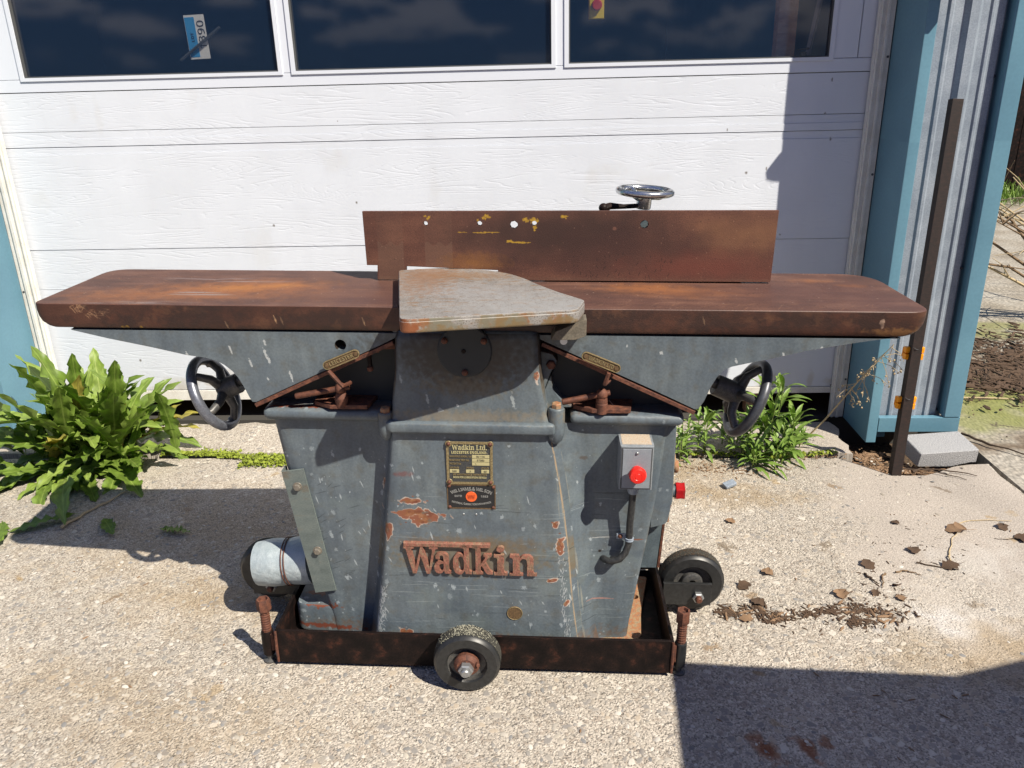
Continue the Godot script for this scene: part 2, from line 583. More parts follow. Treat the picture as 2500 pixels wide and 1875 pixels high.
func rust_sheet(w: int, h: int, seed_: int, dark: Vector3, mid: Vector3, pale: Vector3, sx := 8) -> void:
	canvas(w, h)
	var a := nst(w, h, sx, 1, seed_, 0.02, 5)
	var d := nz(w, h, seed_ + 5, 0.008, 4)
	for i in w * h:
		a[i] = (a[i] + d[i]) >> 1
	tones_fill(a, nz(w, h, seed_ + 3, 0.18, 3), [dark, mid, pale], 0.24)

func table_texture() -> ImageTexture:     # 1 px = 1 mm along; rows 0..399 the top from front to back, rows 420..511 the front edge at 1.5 px/mm
	rust_sheet(2048, 512, 21, Vector3(74, 56, 52), Vector3(98, 72, 63), Vector3(126, 98, 84))
	var keep := pb.duplicate()
	var X := func(x: float) -> float: return (x + 1.0) * 1000.0
	for q in [[-0.62, 150, 150, 60, 0.8], [-0.5, 210, 130, 50, 0.75], [-0.72, 90, 190, 50, 0.55], [-0.35, 120, 120, 60, 0.35], [0.42, 210, 90, 40, 0.75], [0.52, 170, 120, 50, 0.5], [0.86, 300, 40, 20, 0.6], [0.95, 250, 30, 14, 0.6], [-0.86, 60, 80, 50, 0.4]]:
		blob(X.call(q[0]), q[1], q[2], q[3], Vector3(156, 104, 62), q[4] * 0.85, 0.8, 1.4, 0.0, 0.02)
	for q in [[-0.58, 170, 60, 26], [-0.48, 200, 46, 18]]:
		blob(X.call(q[0]), q[1], q[2], q[3], Vector3(176, 122, 58), 0.6, 0.6, 1.6, 0.0, 0.03)
	for q in [[-0.2, 120, 150, 90, 0.5], [0.75, 180, 160, 90, 0.45], [0.1, 60, 240, 60, 0.4], [0.95, 100, 70, 110, 0.4]]:
		blob(X.call(q[0]), q[1], q[2], q[3], Vector3(88, 64, 62), q[4], 0.6, 1.5, 0.0, 0.01)
	rng.seed = 8
	for q in [[-0.74, 268, 220, 10], [-0.6, 240, 150, 6], [-0.7, 100, 120, 8], [-0.7, 120, 60, 5], [-0.8, 20, 190, 14]]:
		for k in 16:
			var x: float = X.call(q[0]) + rng.randf_range(-0.5, 0.5) * q[2]
			var y: float = q[1] + rng.randf_range(-0.5, 0.5) * q[3] * 1.6
			scratch(x, y, x + rng.randf_range(30, 110), y + rng.randf_range(-3, 3), rng.randf_range(1.5, 5), Vector3(142, 140, 146), 0.4)
	for k in 90:                           # scuffs near the front edges and the left end
		var x: float = X.call(rng.randf_range(0.25, 0.95)) if k < 55 else X.call(rng.randf_range(-0.95, -0.55))
		var y := rng.randf_range(4, 55) if k < 55 else rng.randf_range(20, 320)
		scratch(x, y, x + rng.randf_range(8, 34), y + rng.randf_range(6, 26) * (1 if k < 55 else -1), rng.randf_range(1, 2.2), Vector3(158, 124, 92), 0.35)
	for k in 240:                          # long fine scratches left by the planks
		var x := rng.randf_range(0, 1900); var y := rng.randf_range(2, 398)
		scratch(x, y, x + rng.randf_range(30, 150), y + rng.randf_range(-3, 3), 1.0, Vector3(160, 124, 102) if k % 2 else Vector3(60, 44, 40), 0.3)
	for k in 500:
		blob(rng.randf_range(20, 2030), rng.randf_range(0, 400), rng.randf_range(0.8, 2.4), rng.randf_range(0.8, 1.8), Vector3(40, 30, 28) if k % 3 else Vector3(190, 176, 160), 0.7, 0.0, 0.4)
	# the front edge takes the same base noise, made darker and browner
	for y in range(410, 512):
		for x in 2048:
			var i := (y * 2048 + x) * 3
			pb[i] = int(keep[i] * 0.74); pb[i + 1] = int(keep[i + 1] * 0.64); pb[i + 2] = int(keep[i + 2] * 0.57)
	for q in [[-0.86, 455, 26, 9, 0.7], [-0.9, 440, 18, 6, 0.7]]:
		for k in 26:
			var x: float = X.call(q[0]) + rng.randf_range(-1, 1) * q[2]
			scratch(x, q[1] + rng.randf_range(-14, 14), x + rng.randf_range(4, 16), q[1] + rng.randf_range(-10, 22), 1.4, Vector3(166, 138, 108), 0.6)
	for q in [[-0.555, 478], [-0.44, 458], [-0.425, 462], [-0.235, 462], [0.535, 448]]:
		scratch(X.call(q[0]), q[1], X.call(q[0]) + 6, q[1] + 26, 4, Vector3(196, 168, 130), 0.85)
	for q in [[-0.8, 500], [-0.79, 499], [-0.757, 500]]:
		blob(X.call(q[0]), q[1], 4, 4, Vector3(170, 140, 40), 0.9, 0.5, 0.4)
	blob(X.call(0.93), 460, 5, 14, Vector3(196, 178, 160), 0.85, 1.0, 0.3)
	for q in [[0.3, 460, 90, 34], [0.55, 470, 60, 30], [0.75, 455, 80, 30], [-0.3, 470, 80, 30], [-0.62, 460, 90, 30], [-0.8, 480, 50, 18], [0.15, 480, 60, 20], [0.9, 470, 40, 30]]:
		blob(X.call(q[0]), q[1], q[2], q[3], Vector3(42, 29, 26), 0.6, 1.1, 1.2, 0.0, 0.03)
	for k in 60:
		var x := rng.randf_range(10, 2030)
		blob(x, rng.randf_range(425, 510), rng.randf_range(4, 22), rng.randf_range(4, 26), [Vector3(104, 74, 52), Vector3(48, 34, 30), Vector3(90, 54, 40)][k % 3], 0.4, 1.2, 1.0, 0.0, 0.06)
	blob(X.call(0.97), 490, 60, 12, Vector3(132, 100, 60), 0.7, 0.9, 0.8)
	return tex()

func fence_texture() -> ImageTexture:     # 1 px = 1 mm from x = -0.3, y = 1.15 downwards
	rust_sheet(1080, 200, 31, Vector3(78, 52, 46), Vector3(98, 66, 55), Vector3(120, 84, 68))
	var X := func(x: float) -> float: return (x + 0.3) * 1000.0
	var Y := func(y: float) -> float: return (1.15 - y) * 1000.0
	blob(X.call(0.24), Y.call(1.08), 260, 56, Vector3(54, 38, 35), 0.75, 0.4, 1.0, 0.0, 0.01)
	blob(X.call(0.42), Y.call(1.03), 200, 60, Vector3(72, 46, 42), 0.5, 0.4, 1.0, 0.0, 0.01)
	blob(X.call(0.68), Y.call(1.09), 110, 40, Vector3(134, 98, 70), 0.65, 0.6, 1.4, 0.0, 0.01)
	blob(X.call(0.6), Y.call(1.0), 150, 34, Vector3(120, 62, 50), 0.5, 0.6, 1.4, 0.0, 0.01)
	rng.seed = 6
	for q in [[-0.245, -0.18], [-0.125, -0.055]]:      # pale ghosts of two clamps that stood here
		for y in range(10, 200):
			for x in range(int(X.call(q[0])), int(X.call(q[1]))):
				dot(x, y, Vector3(116, 94, 80), (0.16 if y < 92 + int(6.0 * sin(x * 0.2)) else 0.46) * rng.randf_range(0.75, 1.2))
	blob(X.call(0.0), Y.call(1.01), 60, 20, Vector3(140, 96, 44), 0.6, 0.5, 1.6)
	rng.seed = 9
	for q in [[-0.115, 1.125, 14, 7], [0.03, 1.126, 20, 8], [0.135, 1.12, 26, 8], [0.155, 1.117, 12, 10], [0.225, 1.128, 14, 5], [0.03, 1.088, 50, 2], [0.115, 1.064, 34, 4], [0.09, 1.066, 12, 4], [0.152, 1.1, 6, 9]]:
		for k in 10:
			blob(X.call(q[0]) + rng.randfn(0, q[2] * 0.4), Y.call(q[1]) + rng.randfn(0, q[3] * 0.4), rng.randf_range(1.5, q[2] * 0.35), rng.randf_range(1.2, q[3] * 0.45), Vector3(178, 146, 46), 0.8, 1.0, 0.3, 0.0, 0.15)
	blob(X.call(0.35), Y.call(1.1), 5, 4, Vector3(120, 84, 70), 0.8, 0.6, 0.5)
	for k in 40:
		var x: float = X.call(rng.randf_range(0.25, 0.5)); var y := rng.randf_range(110, 170)
		scratch(x, y, x + rng.randf_range(-5, 5), y + rng.randf_range(4, 10), 1.2, Vector3(40, 28, 26), 0.6)
	for k in 160:
		blob(rng.randf_range(10, 1050), rng.randf_range(2, 190), rng.randf_range(0.6, 1.4), rng.randf_range(0.6, 1.4), Vector3(160, 130, 110) if k % 2 else Vector3(44, 30, 28), 0.6, 0.0, 0.4)
	for x in range(0, 1080):
		for y in range(176, 200):
			if rng.randf() < 0.4:
				dot(x, y, Vector3(120, 106, 88), 0.3)
	return tex()

func guard_texture() -> ImageTexture:     # 1 px = 1 mm: u = x + 0.25, v = 0.25 - z (top), side bands lower down
	canvas(560, 640)
	var a := nz(pw, ph, 41, 0.02, 5)
	var b := nz(pw, ph, 42, 0.25, 3)
	var d := nst(pw, ph, 3, 1, 43, 0.05, 4)
	for i in pw * ph:
		var c := Vector3(142, 138, 134).lerp(Vector3(168, 164, 160), a[i] / 255.0)
		if d[i] > 158:
			c = c.lerp(Vector3(150, 118, 90), minf(1.0, (d[i] - 158) / 60.0) * 0.8)
		if b[i] < 64:
			c = c.lerp(Vector3(88, 74, 64), 0.7)
		c *= 0.93 + b[i] / 255.0 * 0.14
		pb[i * 3] = int(c.x); pb[i * 3 + 1] = int(c.y); pb[i * 3 + 2] = int(c.z)
	rng.seed = 12
	blob(400, 400, 150, 120, Vector3(176, 177, 178), 0.6, 0.7, 1.2)
	blob(250, 260, 120, 60, Vector3(172, 172, 174), 0.5, 0.7, 1.2)
	blob(140, 130, 60, 150, Vector3(150, 104, 74), 0.5, 0.9, 1.2)
	blob(230, 110, 110, 34, Vector3(150, 112, 80), 0.5, 0.9, 1.0)
	for k in 260:
		scratch(rng.randf_range(80, 480), rng.randf_range(60, 520), rng.randf_range(80, 480), rng.randf_range(60, 520), 1.0, Vector3(110, 84, 64), 0.06)
	for k in 340:
		var x := rng.randf_range(80, 500); var y := rng.randf_range(40, 560)
		scratch(x, y, x + rng.randf_range(-7, 7), y + rng.randf_range(-3, 3), 1.0, Vector3(84, 64, 54), 0.6)
	for k in 30:                            # rim: rust and old green-grey paint
		blob(rng.randf_range(60, 540), rng.randf_range(585, 640), rng.randf_range(10, 34), rng.randf_range(8, 20), [Vector3(146, 98, 62), Vector3(128, 124, 108), Vector3(134, 112, 78)][k % 3], 0.8, 0.9, 0.6)
	blob(150, 612, 28, 40, Vector3(146, 84, 50), 0.9, 0.6, 0.5)
	return tex()

func ground_textures() -> Array:           # x from -2.3 to 1.7 m, z from -3.4 m forwards, 512 px to the metre
	canvas(2048, 1152)
	var w := pw; var h := ph
	var cv := nz(w, h, 51, 0.21, 1, FastNoiseLite.TYPE_CELLULAR, FastNoiseLite.RETURN_CELL_VALUE)
	var cd := nz(w, h, 51, 0.21, 1, FastNoiseLite.TYPE_CELLULAR, FastNoiseLite.RETURN_DISTANCE2_SUB)
	var bv := nz(w, h, 55, 0.105, 1, FastNoiseLite.TYPE_CELLULAR, FastNoiseLite.RETURN_CELL_VALUE)
	var bd := nz(w, h, 55, 0.105, 1, FastNoiseLite.TYPE_CELLULAR, FastNoiseLite.RETURN_DISTANCE2_SUB)
	var ns := nz(w, h, 52, 0.004, 4)
	var fine := nz(w, h, 53, 0.3, 2)
	var hb := PackedByteArray(); hb.resize(w * h)
	var worm := nz(w, h, 57, 0.11, 2)
	for y in h:
		for x in w:
			var i := y * w + x
			var smooth := clampf((x - 1560.0 + (ns[i] - 128) * 1.6 - maxf(0.0, y - 520.0) * 0.6) / 260.0, 0.0, 0.85)   # finer screed by the right-hand edge
			var t := ns[i] / 255.0
			var r := 164.0 + t * 16.0; var g := 156.0 + t * 15.0; var b := 145.0 + t * 14.0
			r -= 14.0 * smooth; g -= 14.0 * smooth; b -= 11.0 * smooth
			var f := 0.80 + fine[i] / 255.0 * 0.36
			var hh := 110.0 + fine[i] * 0.3
			var k := 1.0 - smooth
			var pit := absf(worm[i] - 128.0)
			if bv[i] > 214 and bd[i] > 36:                     # a stone showing at the surface
				var s := (bv[i] * 37) & 255
				var cr := 146.0; var cg := 140.0; var cb := 132.0
				if s > 190: cr = 164; cg = 152; cb = 136
				elif s > 120: cr = 126; cg = 122; cb = 118
				elif s > 70: cr = 188; cg = 182; cb = 172
				elif s < 14: cr = 138; cg = 112; cb = 94
				var e := k * clampf((bd[i] - 36) / 40.0, 0.0, 0.9)
				r = lerpf(r, cr, e); g = lerpf(g, cg, e); b = lerpf(b, cb, e)
				f = lerpf(f, 0.95 + fine[i] / 255.0 * 0.08, e)
				hh = lerpf(hh, 140.0 + minf(bd[i], 90) * 0.5, k)
			elif pit < 10.0 and cd[i] < 130:                    # worn pits and crevices between the grains
				f *= lerpf(1.0, 0.56 + pit * 0.03, maxf(k, 0.35))
				hh = lerpf(hh, 20.0 + pit * 6.0, k)
			elif cd[i] < 22:
				f *= lerpf(1.0, 0.86, k)
				hh = lerpf(hh, 78.0, k)
			elif cv[i] > 190:
				r += 12.0 * k; g += 12.0 * k; b += 12.0 * k
				hh += 34.0 * k
			elif cv[i] < 46:
				r -= 22.0 * k; g -= 24.0 * k; b -= 24.0 * k
				hh += 20.0 * k
			pb[i * 3] = clampi(int(r * f), 0, 255); pb[i * 3 + 1] = clampi(int(g * f), 0, 255); pb[i * 3 + 2] = clampi(int(b * f), 0, 255)
			hb[i] = clampi(int(hh), 0, 255)
	var X := func(x: float) -> float: return (x + 2.3) * 512.0
	var Z := func(z: float) -> float: return (z + 3.4) * 512.0
	for q in [[1.08, -1.9, 62, 30, Vector3(196, 194, 194), 0.6], [1.33, -2.2, 70, 40, Vector3(190, 188, 184), 0.35], [1.2, -2.0, 110, 60, Vector3(180, 174, 166), 0.35]]:
		blob(X.call(q[0]), Z.call(q[1]), q[2], q[3], q[4], q[5], 1.0, 1.2, 0.0, 0.02)
	for q in [[0.482, -1.44, 9, 24, 0.75], [0.572, -1.45, 8, 20, 0.7], [0.625, -1.46, 7, 8, 0.5]]:
		blob(X.call(q[0]), Z.call(q[1]), q[2], q[3], Vector3(112, 58, 30), q[4], 0.9, 0.9, -0.45, 0.04)
	for q in [[-1.0, -1.95, 120, 50, 0.35], [-0.9, -1.45, 160, 50, 0.22], [-1.3, -1.6, 120, 40, 0.2], [1.25, -1.75, 130, 50, 0.4], [-1.1, -2.35, 240, 110, 0.3], [0.7, -2.62, 90, 30, 0.4], [0.45, -2.8, 110, 60, 0.4]]:
		blob(X.call(q[0]), Z.call(q[1]), q[2], q[3], Vector3(128, 104, 70), q[4], 1.0, 1.6, 0.0, 0.012)
	rng.seed = 14
	for k in 46:
		blob(rng.randf_range(0, w), rng.randf_range(200, h), rng.randf_range(4, 16), rng.randf_range(3, 10), [Vector3(110, 84, 56), Vector3(92, 78, 62), Vector3(140, 112, 70)][k % 3], rng.randf_range(0.25, 0.6), 1.2, 0.7, rng.randf() * 3.0, 0.06)
	var him := Image.create_from_data(w, h, false, Image.FORMAT_L8, hb)
	return [tex(), ImageTexture.create_from_image(him)]

func yard_texture() -> ImageTexture:        # x from 1.7 m, z from -10 m forwards, 192 px to the metre
	blotchy(768, 1536, [Vector3(116, 108, 96), Vector3(138, 130, 118), Vector3(150, 144, 134), Vector3(162, 156, 146)], 123, 0.012, 0.5)
	rng.seed = 19
	for q in [[2.05, -3.6, 70, 60, 0.8], [2.3, -3.45, 60, 40, 0.7], [1.9, -3.3, 36, 30, 0.6], [2.7, -4.75, 90, 26, 0.5], [2.5, -4.6, 60, 20, 0.45], [3.1, -3.8, 120, 50, 0.5], [2.0, -2.9, 30, 20, 0.25]]:
		blob((q[0] - 1.7) * 192.0, (q[1] + 10.0) * 192.0, q[2] * 0.75, q[3] * 0.75, Vector3(112, 116, 56), q[4], 1.0, 1.0, 0.0, 0.02)
	for q in [[2.4, -3.95, 110, 60, 0.6], [1.85, -3.05, 40, 12, 0.6], [2.2, -3.1, 60, 16, 0.5]]:
		blob((q[0] - 1.7) * 192.0, (q[1] + 10.0) * 192.0, q[2] * 0.75, q[3] * 0.75, Vector3(84, 68, 52), q[4], 1.0, 0.8, 0.0, 0.03)
	for k in 30:                            # hairline cracks
		var x := rng.randf_range(0, 700); var y := rng.randf_range(450, 1430)
		for j in 6:
			var x2 := x + rng.randf_range(-30, 40); var y2 := y + rng.randf_range(-26, 26)
			scratch(x, y, x2, y2, 1.2, Vector3(70, 62, 52), 0.7)
			x = x2; y = y2
	return tex()

func door_texture() -> ImageTexture:         # white enamel with a few specks, smears and water marks
	canvas(1100, 440)
	var a := nz(pw, ph, 151, 0.01, 4)
	var s := nst(pw, ph, 1, 14, 152, 0.03, 3)
	for i in pw * ph:
		var f := 0.985 + (a[i] - 128) / 255.0 * 0.03 + (s[i] - 128) / 255.0 * 0.014
		pb[i * 3] = int(208 * f); pb[i * 3 + 1] = int(213 * f); pb[i * 3 + 2] = int(222 * f)
	rng.seed = 23
	for k in 34:
		blob(rng.randf_range(0, pw), rng.randf_range(0, ph), rng.randf_range(0.5, 1.4), rng.randf_range(0.6, 2.0), Vector3(90, 84, 78), 0.8, 0.4, 0.5, 0.0, 0.2)
	for k in 26:
		blob(rng.randf_range(0, pw), rng.randf_range(0, ph), rng.randf_range(3, 20), rng.randf_range(4, 26), Vector3(190, 188, 184), 0.16, 1.0, 1.2, 0.0, 0.04)
	for k in 60:
		blob(rng.randf_range(0, pw), rng.randf_range(385, 424), rng.randf_range(3, 30), rng.randf_range(2, 16), Vector3(170, 162, 148), 0.35, 1.0, 1.0, 0.0, 0.05)
	return tex()

func wood_emboss() -> ImageTexture:        # pressed wood grain of the door panels
	var w := 1536; var h := 768
	var a := nst(w, h, 12, 1, 61, 0.0107, 3)
	var b := nst(w, h, 10, 1, 62, 0.066, 2)
	var c := nst(w, h, 8, 2, 63, 0.04, 3)
	var hb := PackedByteArray(); hb.resize(w * h)
	for i in w * h:
		var t := a[i] / 255.0 * 17.0 + b[i] / 255.0 * 1.1
		var f := absf(fposmod(t, 1.0) - 0.5) * 2.0
		var k := clampf((f - 0.72) / 0.28, 0.0, 1.0) * clampf((c[i] - 90) / 60.0, 0.0, 1.0)
		hb[i] = int(200.0 - 190.0 * k)
	return ImageTexture.create_from_image(Image.create_from_data(w, h, false, Image.FORMAT_L8, hb))

func leaf_texture(base: Vector3, vein: Vector3, seed_: int) -> ImageTexture:
	canvas(128, 256)
	var a := nz(pw, ph, seed_, 0.03, 4)
	for y in ph:
		for x in pw:
			var i := y * pw + x
			var u := absf(x / 127.0 - 0.5) * 2.0
			var t := y / 255.0
			var side := fposmod((t + u * 0.12) * 13.0, 1.0)
			var k := maxf(clampf(1.0 - u / 0.09, 0.0, 1.0), clampf(1.0 - absf(side - 0.5) / 0.12, 0.0, 1.0) * 0.35 * (1.0 - u))
			var c := (base * (0.82 + a[i] / 255.0 * 0.36)).lerp(vein, k * 0.8)
			pb[i * 3] = clampi(int(c.x), 0, 255); pb[i * 3 + 1] = clampi(int(c.y), 0, 255); pb[i * 3 + 2] = clampi(int(c.z), 0, 255)
	return tex()

func sky_clouds() -> ImageTexture:
	var w := 1024; var h := 512
	var n := FastNoiseLite.new()
	n.seed = 77; n.noise_type = FastNoiseLite.TYPE_SIMPLEX_SMOOTH; n.frequency = 1.3
	n.fractal_type = FastNoiseLite.FRACTAL_FBM; n.fractal_octaves = 6; n.fractal_gain = 0.5
	var d := PackedByteArray(); d.resize(w * h * 4)
	for y in h / 2:
		var up := (0.5 - (y + 0.5) / h) * PI
		var cy := sin(up)
		for x in w:
			var az := (x + 0.5) / w * TAU
			var i := (y * w + x) * 4
			var k := 1.4 / (cy + 0.22)
			var v := n.get_noise_3d(cos(az) * cos(up) * k * 1.2, k * 0.5, sin(az) * cos(up) * k * 1.2)
			var t := clampf((v - 0.08) / 0.22, 0.0, 1.0)
			t = t * t * (3.0 - 2.0 * t)
			d[i] = 232; d[i + 1] = 218; d[i + 2] = 204
			d[i + 3] = int(t * 205.0 * clampf(cy * 12.0, 0.0, 1.0))
	return ImageTexture.create_from_image(Image.create_from_data(w, h, false, Image.FORMAT_RGBA8, d))

# ---------------------------------------------------------------- the scene
func _ready() -> void:
	var cam := Camera3D.new()
	cam.name = "camera"
	cam.transform = Transform3D(Basis(Vector3.UP, deg_to_rad(3.15)) * Basis(Vector3.RIGHT, deg_to_rad(-20.4)) * Basis(Vector3.BACK, deg_to_rad(-1.45)), Vector3(0, 1.42, 0))
	cam.fov = rad_to_deg(2.0 * atan(937.5 / 1940.0))
	cam.near = 0.02
	cam.far = 400.0
	cam.current = true
	add_child(cam)

	var sky := ProceduralSkyMaterial.new()
	sky.sky_top_color = Color(0.21, 0.34, 0.57)
	sky.sky_horizon_color = Color(0.37, 0.44, 0.54)
	sky.sky_curve = 0.12
	sky.ground_bottom_color = Color(0.36, 0.34, 0.3)
	sky.ground_horizon_color = Color(0.45, 0.46, 0.46)
	sky.sky_cover = sky_clouds()
	sky.sky_cover_modulate = Color(1, 1, 1, 0.75)
	sky.sun_angle_max = 1.0
	var env := Environment.new()
	env.background_mode = Environment.BG_SKY
	env.sky = Sky.new()
	env.sky.sky_material = sky
	env.background_energy_multiplier = 0.7
	env.tonemap_mode = Environment.TONE_MAPPER_LINEAR
	env.tonemap_exposure = 1.7
	env.sdfgi_enabled = true
	env.ssao_enabled = true
	env.ssil_enabled = true
	var we := WorldEnvironment.new()
	we.name = "environment"
	we.environment = env
	add_child(we)

	var sun := DirectionalLight3D.new()
	sun.name = "sun"
	sun.transform.basis = Basis.looking_at(Vector3(-0.70, -1.0, -0.58).normalized(), Vector3.UP)
	sun.light_energy = 1.58
	sun.light_color = Color(1.0, 0.965, 0.9)
	sun.light_angular_distance = 0.5
	sun.shadow_enabled = true
	add_child(sun)

	surfaces()
	pavement()
	building()
	door()
	inside()
	yard()
	mobile_base()
	machine()
	post_and_block()
	plants()
	litter()
	beyond_the_frame()

func surfaces() -> void:
	rng.seed = 1
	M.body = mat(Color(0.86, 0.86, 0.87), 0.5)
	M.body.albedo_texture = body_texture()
	M.body.uv1_scale = Vector3(1.0 / 1.28, 1.0, 1.0)
	M.body.uv1_offset = Vector3(0.5, 1.0, 0.0)
	M.body.heightmap_enabled = true
	M.body.heightmap_texture = noise_height(1024, 800, 81, 0.05, 4)
	M.body.heightmap_scale = 0.05
	M.table = mat(Color(0.89, 0.845, 0.825), 0.55, 0.0)
	M.table.albedo_texture = table_texture()
	M.fence = mat(Color(0.92, 0.89, 0.88), 0.62, 0.2)
	M.fence.albedo_texture = fence_texture()
	for q in [M.table, M.fence]:
		q.heightmap_enabled = true
		q.heightmap_texture = noise_height(1024, 256, 140, 0.3, 3)
		q.heightmap_scale = 0.035
	M.guard = mat(Color(0.9, 0.9, 0.9), 0.5, 0.2)
	M.guard.albedo_texture = guard_texture()
	var grey := blotchy(384, 384, [Vector3(62, 72, 79), Vector3(78, 89, 95), Vector3(88, 99, 102)], 91, 0.02, 0.25)
	M.grey = tri_mat(grey, 0.5, 0.5)
	M.strap = tri_mat(blotchy(256, 512, [Vector3(80, 89, 88), Vector3(89, 98, 97), Vector3(96, 104, 102), Vector3(92, 82, 70)], 92, 0.015, 0.2), 0.4, 0.5)
	var rust := blotchy(384, 384, [Vector3(54, 35, 30), Vector3(82, 51, 41), Vector3(104, 64, 48), Vector3(124, 82, 62)], 93, 0.03, 0.5)
	M.rust = tri_mat(rust, 0.25, 0.75, 0.15, Color.WHITE, noise_height(256, 256, 94, 0.1), 0.06)
	M.rust_pale = tri_mat(rust, 0.2, 0.65, 0.2, Color(0.96, 0.94, 0.92))
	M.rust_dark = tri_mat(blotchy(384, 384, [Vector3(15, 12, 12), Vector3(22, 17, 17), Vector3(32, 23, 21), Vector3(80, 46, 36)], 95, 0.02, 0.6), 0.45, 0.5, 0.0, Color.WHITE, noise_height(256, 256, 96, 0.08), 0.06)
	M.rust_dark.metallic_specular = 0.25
	M.angle = tri_mat(blotchy(256, 512, [Vector3(24, 17, 16), Vector3(34, 23, 21), Vector3(50, 32, 27)], 97, 0.05, 0.5), 0.3, 0.7, 0.1)
	M.tan = tri_mat(blotchy(256, 256, [Vector3(120, 104, 84), Vector3(140, 120, 94), Vector3(146, 96, 64), Vector3(112, 110, 104)], 98, 0.04, 0.3), 0.2, 0.75)
	M.black = tri_mat(blotchy(256, 256, [Vector3(26, 27, 28), Vector3(36, 37, 38), Vector3(44, 45, 46)], 99, 0.05, 0.3), 0.2, 0.42)
	M.tyre = tri_mat(blotchy(256, 256, [Vector3(24, 24, 24), Vector3(36, 36, 35), Vector3(52, 51, 48)], 100, 0.08, 0.5), 0.15, 0.55, 0.0, Color.WHITE, noise_height(256, 256, 101, 0.1), 0.05)
	M.dusty = tri_mat(blotchy(256, 256, [Vector3(28, 28, 27), Vector3(34, 34, 32), Vector3(44, 43, 39), Vector3(70, 68, 58), Vector3(150, 148, 132)], 102, 0.16, 0.9), 0.14, 0.95, 0.0, Color.WHITE, noise_height(256, 256, 103, 0.18), 0.2)
	M.iron = tri_mat(blotchy(256, 256, [Vector3(62, 62, 63), Vector3(80, 80, 80), Vector3(98, 93, 88)], 104, 0.06, 0.4), 0.2, 0.45, 0.3)
	M.rim = tri_mat(blotchy(256, 256, [Vector3(96, 100, 110), Vector3(116, 120, 130), Vector3(84, 84, 90)], 105, 0.04, 0.3), 0.2, 0.33, 0.5)
	M.rim_dark = tri_mat(blotchy(256, 256, [Vector3(62, 65, 71), Vector3(78, 81, 88), Vector3(58, 58, 60)], 125, 0.04, 0.3), 0.2, 0.4, 0.35)
	M.chrome = tri_mat(blotchy(256, 256, [Vector3(176, 178, 182), Vector3(196, 198, 200), Vector3(160, 158, 154)], 106, 0.06, 0.2), 0.2, 0.22, 0.95)
	M.steel = mat(c8(150, 152, 154), 0.4, 0.7)
	M.galv = tri_mat(blotchy(384, 384, [Vector3(118, 128, 141), Vector3(134, 144, 156), Vector3(148, 157, 168)], 107, 0.012, 0.2), 0.6, 0.5, 0.15)
	M.duct = tri_mat(blotchy(256, 256, [Vector3(142, 154, 160), Vector3(158, 169, 174), Vector3(170, 179, 183)], 108, 0.03, 0.2), 0.2, 0.5, 0.2, Color.WHITE, noise_height(128, 128, 109, 0.08), 0.15)
	M.brass = tri_mat(blotchy(128, 128, [Vector3(108, 94, 66), Vector3(132, 118, 86), Vector3(152, 140, 108)], 110, 0.06, 0.3), 0.05, 0.45, 0.3)
	M.brass_dark = tri_mat(blotchy(128, 128, [Vector3(74, 58, 42), Vector3(98, 78, 54), Vector3(116, 92, 64)], 111, 0.06, 0.3), 0.05, 0.6, 0.2)
	M.cream = mat(c8(168, 160, 120), 0.6)
	M.plate_black = tri_mat(blotchy(128, 128, [Vector3(40, 42, 44), Vector3(54, 56, 58), Vector3(74, 74, 72)], 112, 0.08, 0.4), 0.05, 0.6)
	M.plate_dark = mat(c8(28, 29, 32), 0.5)
	M.letter_grey = mat(c8(120, 120, 118), 0.55)
	M.letter_red = tri_mat(blotchy(320, 160, [Vector3(88, 70, 57), Vector3(112, 82, 66), Vector3(130, 82, 69), Vector3(132, 104, 84), Vector3(108, 90, 73)], 113, 0.035, 0.4), 0.25, 0.7, 0.0, Color.WHITE, noise_height(256, 256, 114, 0.1), 0.08)
	M.orange = mat(c8(214, 92, 40), 0.5)
	M.boxgrey = tri_mat(blotchy(256, 256, [Vector3(116, 122, 128), Vector3(130, 136, 142), Vector3(140, 145, 150)], 115, 0.03, 0.15), 0.25, 0.5, 0.1)
	M.coverplate = tri_mat(blotchy(256, 256, [Vector3(122, 128, 136), Vector3(132, 138, 145)], 116, 0.03, 0.1), 0.2, 0.45)
	M.boxdust = tri_mat(blotchy(256, 256, [Vector3(150, 136, 120), Vector3(176, 164, 148), Vector3(160, 128, 100)], 126, 0.05, 0.3), 0.1, 0.8)
	M.red = mat(c8(214, 38, 30), 0.35)
	M.red_dark = mat(c8(150, 24, 28), 0.25)
	M.white = mat(c8(226, 226, 224), 0.5)
	M.cable = tri_mat(blotchy(128, 128, [Vector3(30, 31, 33), Vector3(44, 45, 46), Vector3(70, 70, 68)], 117, 0.06, 0.4), 0.1, 0.5)
	M.yellow = mat(c8(236, 150, 8), 0.42)
	M.blue = tri_mat(blotchy(384, 384, [Vector3(84, 122, 141), Vector3(91, 130, 149), Vector3(97, 137, 155)], 118, 0.008, 0.06), 1.2, 0.42)
	M.door_white = mat(Color.WHITE, 0.45)
	M.door_white.albedo_texture = door_texture()
	M.door_white.heightmap_enabled = true
	M.door_white.heightmap_texture = wood_emboss()
	M.door_white.heightmap_scale = 0.075
	M.door_white.uv1_scale = Vector3(1.0 / 3.72, 1.0 / 1.5, 1.0)
	M.door_white.uv1_offset = Vector3(0.63, 1.0, 0.0)
	M.frame_white = mat(c8(206, 211, 221), 0.4)
	M.trim_white = tri_mat(blotchy(384, 384, [Vector3(196, 192, 184), Vector3(208, 206, 200), Vector3(216, 215, 211)], 119, 0.02, 0.08), 0.6, 0.5)
	M.sash = mat(c8(190, 190, 186), 0.5)
